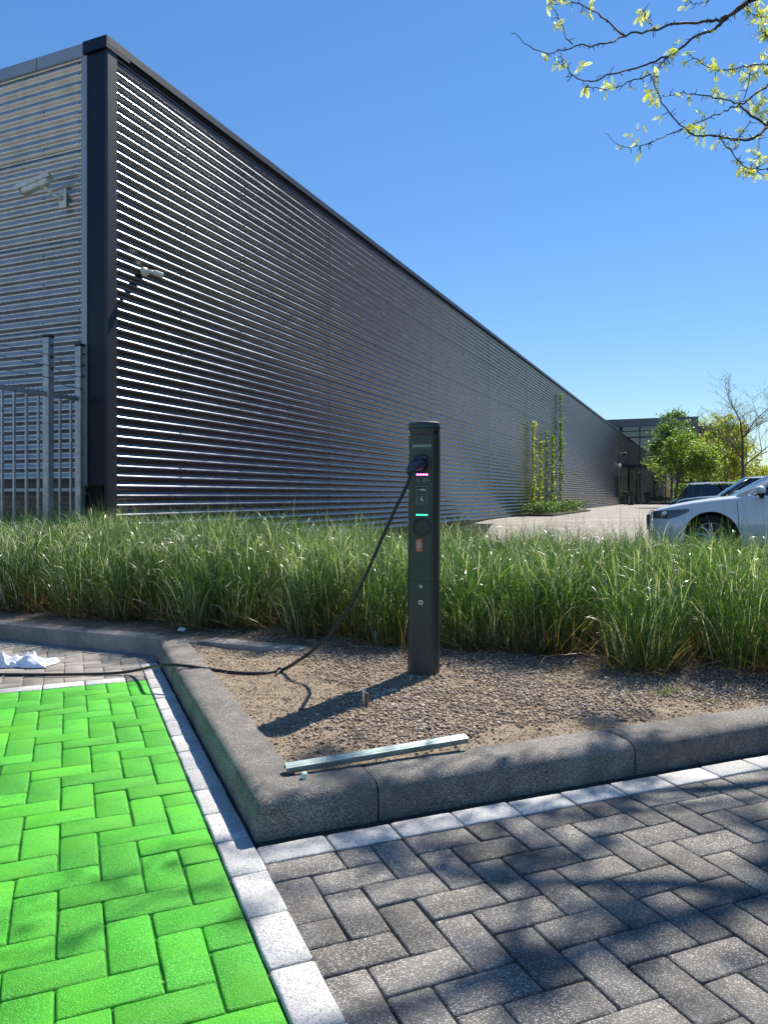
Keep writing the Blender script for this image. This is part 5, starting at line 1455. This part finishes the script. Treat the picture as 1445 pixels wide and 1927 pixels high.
# ------------------------------------------------------------------ honey locust overhead (trunk to the right of the view)
def locust():
    r = random.Random(21); rn = np.random.default_rng(22)
    T0 = Vector((6.3, 6.9, 0)); root = empty('honey_locust_tree', tuple(T0), 0, 'dark thin branches with fresh yellow green leaves reaching in at upper right', 'tree')
    m = MB(); spots = []; far_spots = []
    D = 5.2
    def path(pts, d0, d1):
        n = len(pts); return [unp(u, v, d0 + (d1 - d0) * (i / (n - 1)) + .12 * math.sin(i * 2.1 + d0 * 5)) for i, (u, v) in enumerate(pts)]
    BR = [
      ([(1410, 0), (1385, 22), (1352, 37), (1328, 40), (1275.5, 43.7), (1226.6, 57.7), (1177.7, 68), (1135.7, 83), (1093.8, 85.6), (1041.4, 99), (1003, 91.6), (964.5, 61)], 5.4, 4.7, .021, .003, 0),
      ([(1410, 0), (1387, 16), (1359, 42), (1335, 59), (1307, 70), (1254.6, 106.6), (1205.6, 125), (1149.7, 139.8), (1111, 153.8), (1080, 143), (1062, 122), (1052, 99.6)], 5.4, 4.85, .021, .003, 0),
      ([(1254.6, 106.6), (1240.6, 124), (1223, 139.8), (1184.7, 153.8), (1153, 166), (1125, 167.8), (1104, 157)], 5.12, 4.9, .010, .003, 1),
      ([(1174, 66), (1139, 36.7), (1097, 10.5), (1059, 0), (1030, -12)], 5.0, 4.7, .010, .003, 0),
      ([(1073, 84), (1055, 42), (1038, 7), (1034, -14)], 4.85, 4.7, .006, .003, 1),
      ([(1445, 232), (1429, 253.4), (1412, 262), (1384, 263), (1352.6, 257), (1307, 253.4), (1282.6, 237.7), (1254.6, 208), (1237, 174.8), (1219.6, 134.6)], 5.3, 4.9, .017, .004, 1),
      ([(1282, 243), (1254.6, 255), (1219.6, 269), (1174, 276), (1135.7, 250)], 5.1, 4.8, .008, .002, 1),
      ([(1445, 159), (1412, 183.5), (1391, 197.5), (1359.5, 209.7), (1324.5, 225), (1286, 241)], 5.5, 5.05, .013, .004, 1),
      ([(1391, 197.5), (1352.6, 185), (1307, 178), (1272, 176.5), (1244, 181.8)], 5.35, 5.0, .009, .003, 1),
      ([(1445, 120.6), (1412, 122), (1373.5, 132), (1338.6, 129), (1310.6, 112), (1293, 101)], 5.6, 5.2, .009, .003, 2),
      ([(1411, 122), (1411, 140), (1401, 178), (1391, 197)], 5.55, 5.35, .006, .004, 2),
      ([(1391, 197.5), (1408, 213), (1445, 236)], 5.35, 5.3, .012, .012, 1),
      ([(1352, 257), (1366, 275), (1391, 304), (1408, 316), (1445, 319)], 5.15, 5.0, .006, .005, 2),
      ([(1427.6, 255), (1426, 290), (1426, 315), (1415, 328)], 5.28, 5.1, .005, .003, 2),
      ([(1412, 227), (1391, 257), (1380, 263)], 5.2, 5.2, .005, .004, 1),
      ([(1445, 31), (1422, 30), (1401, 17)], 5.6, 5.5, .007, .003, 3),
      ([(1335, -6), (1330, 3), (1310.6, 7), (1293, 2)], 5.5, 5.4, .005, .003, 1),
      ([(1445, 70), (1436, 60), (1425, 45)], 5.5, 5.4, .005, .003, 4),
      ([(1230, 58), (1222, 42), (1216, 28), (1208, 20)], 5.0, 4.95, .004, .002, 1),
    ]
    def spur(p, d):
        L = r.uniform(.012, .05); a = Vector((r.uniform(-1, 1), r.uniform(-1, 1), r.uniform(-1, 1))).cross(d).normalized()
        q1 = p + a * L * .5; q2 = q1 + (a + Vector((r.uniform(-.7, .7), r.uniform(-.5, .5), r.uniform(-.6, .6)))).normalized() * L * .6
        m.tube([p, q1, q2], [.0032, .0026, .002], 4); return q2
    for pts, d0, d1, r0, r1, dens in BR:
        P = catmull(path(pts, d0, d1), 5); n = len(P)
        P = [p + Vector((r.gauss(0, .004), r.gauss(0, .006), r.gauss(0, .004))) for p in P]
        m.tube(P, [.68 * (r0 + (r1 - r0) * (i / (n - 1)) ** .7) for i in range(n)], 7)
        for i in range(1, n):
            for _ in range(2):
                if r.random() < .42:
                    q = spur(P[i].lerp(P[i - 1], r.random()), (P[i] - P[i - 1]).normalized())
                    pr = (.10, .28, .48, .8, 1)[dens] + (.25 if i > n - 6 and dens < 2 else 0)
                    if r.random() < pr: spots.append(q)
    # extra tufts seen in the photograph
    for (u, v, d, k) in ((1093, 122, 4.9, 2), (1143, 160, 4.95, 4), (1225, 178, 5.0, 5), (1235, 190, 5.0, 3), (1215, 165, 5.0, 2), (1300, 232, 5.1, 5), (1318, 240, 5.1, 3), (1350, 175, 5.3, 5), (1345, 168, 5.3, 3), (1270, 95, 5.1, 4), (1262, 85, 5.1, 2),
                         (1400, 150, 5.4, 4), (1405, 140, 5.4, 3), (1425, 205, 5.3, 6), (1432, 190, 5.3, 6), (1437, 215, 5.3, 5), (1440, 60, 5.5, 8), (1432, 20, 5.5, 8), (1438, 100, 5.5, 7), (1415, 8, 5.5, 4), (1443, 40, 5.6, 8), (1410, 325, 5.05, 4), (1405, 318, 5.05, 3), (1108, 14, 4.8, 3), (1040, 5, 4.7, 4), (1052, 45, 4.75, 2), (1205, 22, 5.0, 2), (1320, 260, 5.1, 2), (1340, 262, 5.1, 2), (1440, 130, 5.5, 4), (1195, 255, 4.95, 2), (1205, 240, 4.95, 2), (1420, 285, 5.2, 2), (1380, 130, 5.5, 2), (1345, 125, 5.3, 2)):
        for _ in range(k): spots.append(unp(u + r.gauss(0, 5), v + r.gauss(0, 5), d + r.gauss(0, .04)))
    # trunk and limbs outside the view
    m.tube([T0 + Vector((0, 0, -.2)), T0 + Vector((.02, 0, 1.4)), T0 + Vector((-.05, -.05, 2.8)), T0 + Vector((-.25, -.15, 4.0))], [.14, .12, .11, .09], 14)
    X1 = unp(1410, 0, 5.4); X2 = unp(1445, 232, 5.3); X3 = unp(1445, 159, 5.5); X4 = unp(1445, 120.6, 5.6); X5 = unp(1445, 319, 5.0)
    fork = T0 + Vector((-.25, -.15, 4.0)); f2 = T0 + Vector((-.05, -.05, 2.9))
    limbs = [[fork, Vector((5.0, 6.4, 5.3)), Vector((3.9, 5.9, 5.35)), X1.lerp(Vector((3.9, 5.9, 5.35)), .4), X1],
             [f2, Vector((5.3, 6.4, 3.9)), Vector((4.1, 5.9, 4.15)), X2 + Vector((.4, .15, .12)), X2],
             [Vector((4.1, 5.9, 4.15)), X3 + Vector((.5, .2, .1)), X3], [Vector((4.1, 5.9, 4.15)), X4 + Vector((.3, .1, .1)), X4], [X2 + Vector((.4, .15, .12)), X5 + Vector((.2, .1, .2)), X5],
             [fork, Vector((5.2, 6.9, 6.0)), Vector((4.0, 6.8, 6.8)), Vector((2.6, 6.4, 7.2)), Vector((1.6, 6.0, 7.0))],
             [fork, Vector((5.9, 6.0, 5.6)), Vector((4.9, 5.2, 6.4)), Vector((3.7, 4.7, 6.5)), Vector((2.4, 4.6, 6.2))],
             [fork, Vector((6.6, 7.6, 5.6)), Vector((7.4, 8.6, 6.6))], [fork, Vector((7.0, 6.2, 5.4)), Vector((8.2, 5.6, 6.2))], [fork, Vector((6.2, 7.0, 6.2)), Vector((6.0, 7.3, 7.8))]]
    nodes_ = []
    for i, L_ in enumerate(limbs):
        P = catmull(L_, 8); n = len(P); r0 = .055 if i in (0, 1, 5, 6) else .03; r0 = .012 if i in (2, 3, 4) else r0
        if i >= 7: r0 = .05
        m.tube(P, [r0 + ((.021 if i == 0 else .016 if i < 2 else .012 if i < 5 else .012) - r0) * k / (n - 1) for k in range(n)], 8)
        if i not in (2, 3, 4): nodes_ += P[4:]
    def hidden(p): 
        u, v = px(p); return v < -25 or u > 1475
    # twigs in the crown above the frame: these give the dappled shade on the paving
    tE = math.tan(EL)
    cnt = 0; tries = 0; used_ = []
    while cnt < 54 and tries < 8000:
        tries += 1
        gx_, gy_ = r.uniform(-1.5, 3.0), r.uniform(.2, 2.95)
        if r.random() < .18: gx_, gy_ = r.uniform(1.5, 3.2), r.uniform(2.7, 4.1)
        zm = max(4.3, 2.25 + 1.47 * gy_); z = r.uniform(zm, zm + 1.1)
        p = Vector((gx_ + SUN.x / SUN.z * z, gy_ + SUN.y / SUN.z * z, z))
        ga_ = (gx_ - O.x) * A1.x + (gy_ - O.y) * A1.y
        if ga_ > -.12 and r.random() < .90: continue
        if (gx_ - O.x) * B1.x + (gy_ - O.y) * B1.y < 0 and r.random() < .68: continue
        if not hidden(p): continue
        if any((gx_ - q[0]) ** 2 + (gy_ - q[1]) ** 2 < .27 ** 2 for q in used_): continue
        nb = min(nodes_, key=lambda q: (q - p).length)
        if (nb - p).length > 2.2: continue
        mid = nb.lerp(p, .5) + Vector((r.gauss(0, .12), r.gauss(0, .12), .15))
        if not (hidden(mid) and hidden(nb.lerp(mid, .5))): continue
        P = catmull([nb, mid, p], 5); m.tube(P, [.011 * (1 - .7 * k / (len(P) - 1)) for k in range(len(P))], 5)
        nodes_.append(p); cnt += 1; used_.append((gx_, gy_))
        for q in P[7:]:
            for _ in range(4): far_spots.append(q + Vector((r.gauss(0, .045), r.gauss(0, .045), r.gauss(0, .04))))
        for _ in range(4):
            q = p + Vector((r.gauss(0, .09), r.gauss(0, .09), r.gauss(0, .07)))
            if hidden(q): m.tube([p, q], [.004, .002], 4); far_spots += [q, q + Vector((r.gauss(0, .04), r.gauss(0, .04), 0))]
    for c in ((7.4, 8.6, 6.6), (8.2, 5.6, 6.2), (6.0, 7.3, 7.8), (5.5, 5.0, 6.8), (7, 7, 7)):
        for _ in range(60): far_spots.append(Vector(c) + Vector((r.gauss(0, .6), r.gauss(0, .6), r.gauss(0, .4))))
    far_spots_ = [q for q in far_spots if hidden(q)]
    m.build('trunk', M['bark'], root, smooth=True, recalc=False)
    # move into the root's frame
    root.children[0].matrix_parent_inverse = Matrix.Translation(T0).inverted()
    # pinnate leaves
    Vs = []; Fs = []; Cs = []; off = 0
    def pinnate(p, L, nl, wid):
        nonlocal off
        d = rn.normal(0, 1, 3); d[2] -= .5; d /= np.linalg.norm(d); e = np.cross(d, rn.normal(0, 1, 3)); e /= np.linalg.norm(e)
        nrm = np.cross(d, e); h = rn.random(); c = (np.array([.36, .38, .08]) * (1 - h) + np.array([.80, .76, .22]) * h) * rn.uniform(.75, 1.15)
        curl = rn.uniform(.1, .7); p = np.array(p)
        for k in range(nl):
            t = (k + .5) / nl; cpt = p + d * L * t - nrm * curl * L * t * t * .5
            sz = wid * math.sin(PI * (.15 + .8 * t)) 
            for s in (-1, 1):
                v1 = e * s * .9 + d * .35 - nrm * .15; v2 = d * (L / nl * .55)
                q = [cpt - v2 * .6, cpt + v1 * sz * .55 - v2, cpt + v1 * sz, cpt + v1 * sz * .55 + v2]
                Vs.extend(q); Fs.append((off, off + 1, off + 2, off + 3)); Cs.extend([c] * 4); off += 4
    for q in spots:
        for _ in range(r.choice((2, 3, 3, 4))): pinnate(q, r.uniform(.03, .07), 7, r.uniform(.011, .019))
    for q in far_spots_:
        for _ in range(4): pinnate(q, r.uniform(.05, .10), 4, r.uniform(.022, .036))
    o = link('foliage', np_mesh('foliage', np.array(Vs), np.array(Fs), np.array(Cs)), root, M['leaf'])
    o.matrix_parent_inverse = Matrix.Translation(T0).inverted()
locust()

# a few green weeds and dry stalks on the bed
def weeds():
    r = np.random.default_rng(77); Vs = []; Fs = []; Cs = []; off = 0
    for (u, v, n, h, col) in ((1247, 1303, 60, .035, (.10, .17, .04)), (1262, 1297, 30, .04, (.12, .22, .04)), (1330, 1318, 22, .04, (.10, .16, .04)), (1170, 1330, 12, .03, (.10, .16, .04)), (968, 1228, 10, .10, (.25, .30, .12)), (596, 1450, 4, .07, (.16, .13, .05)), (612, 1447, 3, .08, (.16, .13, .05)), (636, 1205, 5, .12, (.35, .33, .2))):
        c = gz(u, v, .12); k = n
        b = np.stack([c.x + r.normal(0, .02 if n > 8 else .006, k), c.y + r.normal(0, .02 if n > 8 else .006, k), np.full(k, .107)], -1)
        cc_ = np.array(col) * r.uniform(.7, 1.3, (k, 1))
        V, F, cl = ribbons(b, r.uniform(0, 2 * PI, k), r.uniform(.05, .7, k), h * r.uniform(.6, 1.2, k), np.full(k, .0035 if n > 8 else .0018), 4, r.uniform(.2, 1.2, k), r, cc_, cc_, r.uniform(-1, 1, k))
        Vs.append(V); Fs.append(F + off); Cs.append(cl); off += len(V)
    link('weeds', np_mesh('weeds', np.concatenate(Vs), np.concatenate(Fs), np.concatenate(Cs)), mat=M['blade'], kind='stuff')
weeds()
def litter():
    r = np.random.default_rng(91); n = 420
    x = r.uniform(-2.6, 2.4, n * 3); y = r.uniform(1.5, 5.0, n * 3); b, a = to_F(x, y, A1, B1); p, q = to_L(x, y)
    ok = (a > .2) & (b > .2) & (r.random(n * 3) < np.clip(1.05 + .9 * q, .15, 1)) & (q < .5)
    x, y = x[ok][:n], y[ok][:n]; z = bed_z(x, y) + .004; n = len(x)
    c = np.array([.30, .22, .13]) * r.uniform(.3, 1.5, (n, 1))
    V, F, cl = ribbons(np.stack([x, y, z], -1), r.uniform(0, 2 * PI, n), r.uniform(1.35, 1.55, n), r.uniform(.02, .11, n), r.uniform(.0015, .004, n), 4, r.uniform(-.2, .2, n), r, c, c, r.uniform(-1, 1, n))
    m_ = 90; x2 = r.uniform(-1.2, 1.8, m_); y2 = r.uniform(1.45, 2.6, m_); b, a = to_F(x2, y2, A1, B1); k = (a < -.02); x2, y2 = x2[k], y2[k]; m_ = len(x2)
    P = np.stack([x2, y2, np.full(m_, .004)], -1); c2 = np.array([.33, .27, .12]) * r.uniform(.4, 1.3, (m_, 1))
    V2, F2_, cl2 = leaves(P, r.uniform(.002, .006, m_), r, c2); V2[:, 2] = .003 + (V2[:, 2] - .004) * .15
    link('dry_litter', np_mesh('dry_litter', np.concatenate([V, V2]), np.concatenate([F, F2_ + len(V)]), np.concatenate([cl, cl2])), mat=M['pebble'], kind='stuff')
litter()
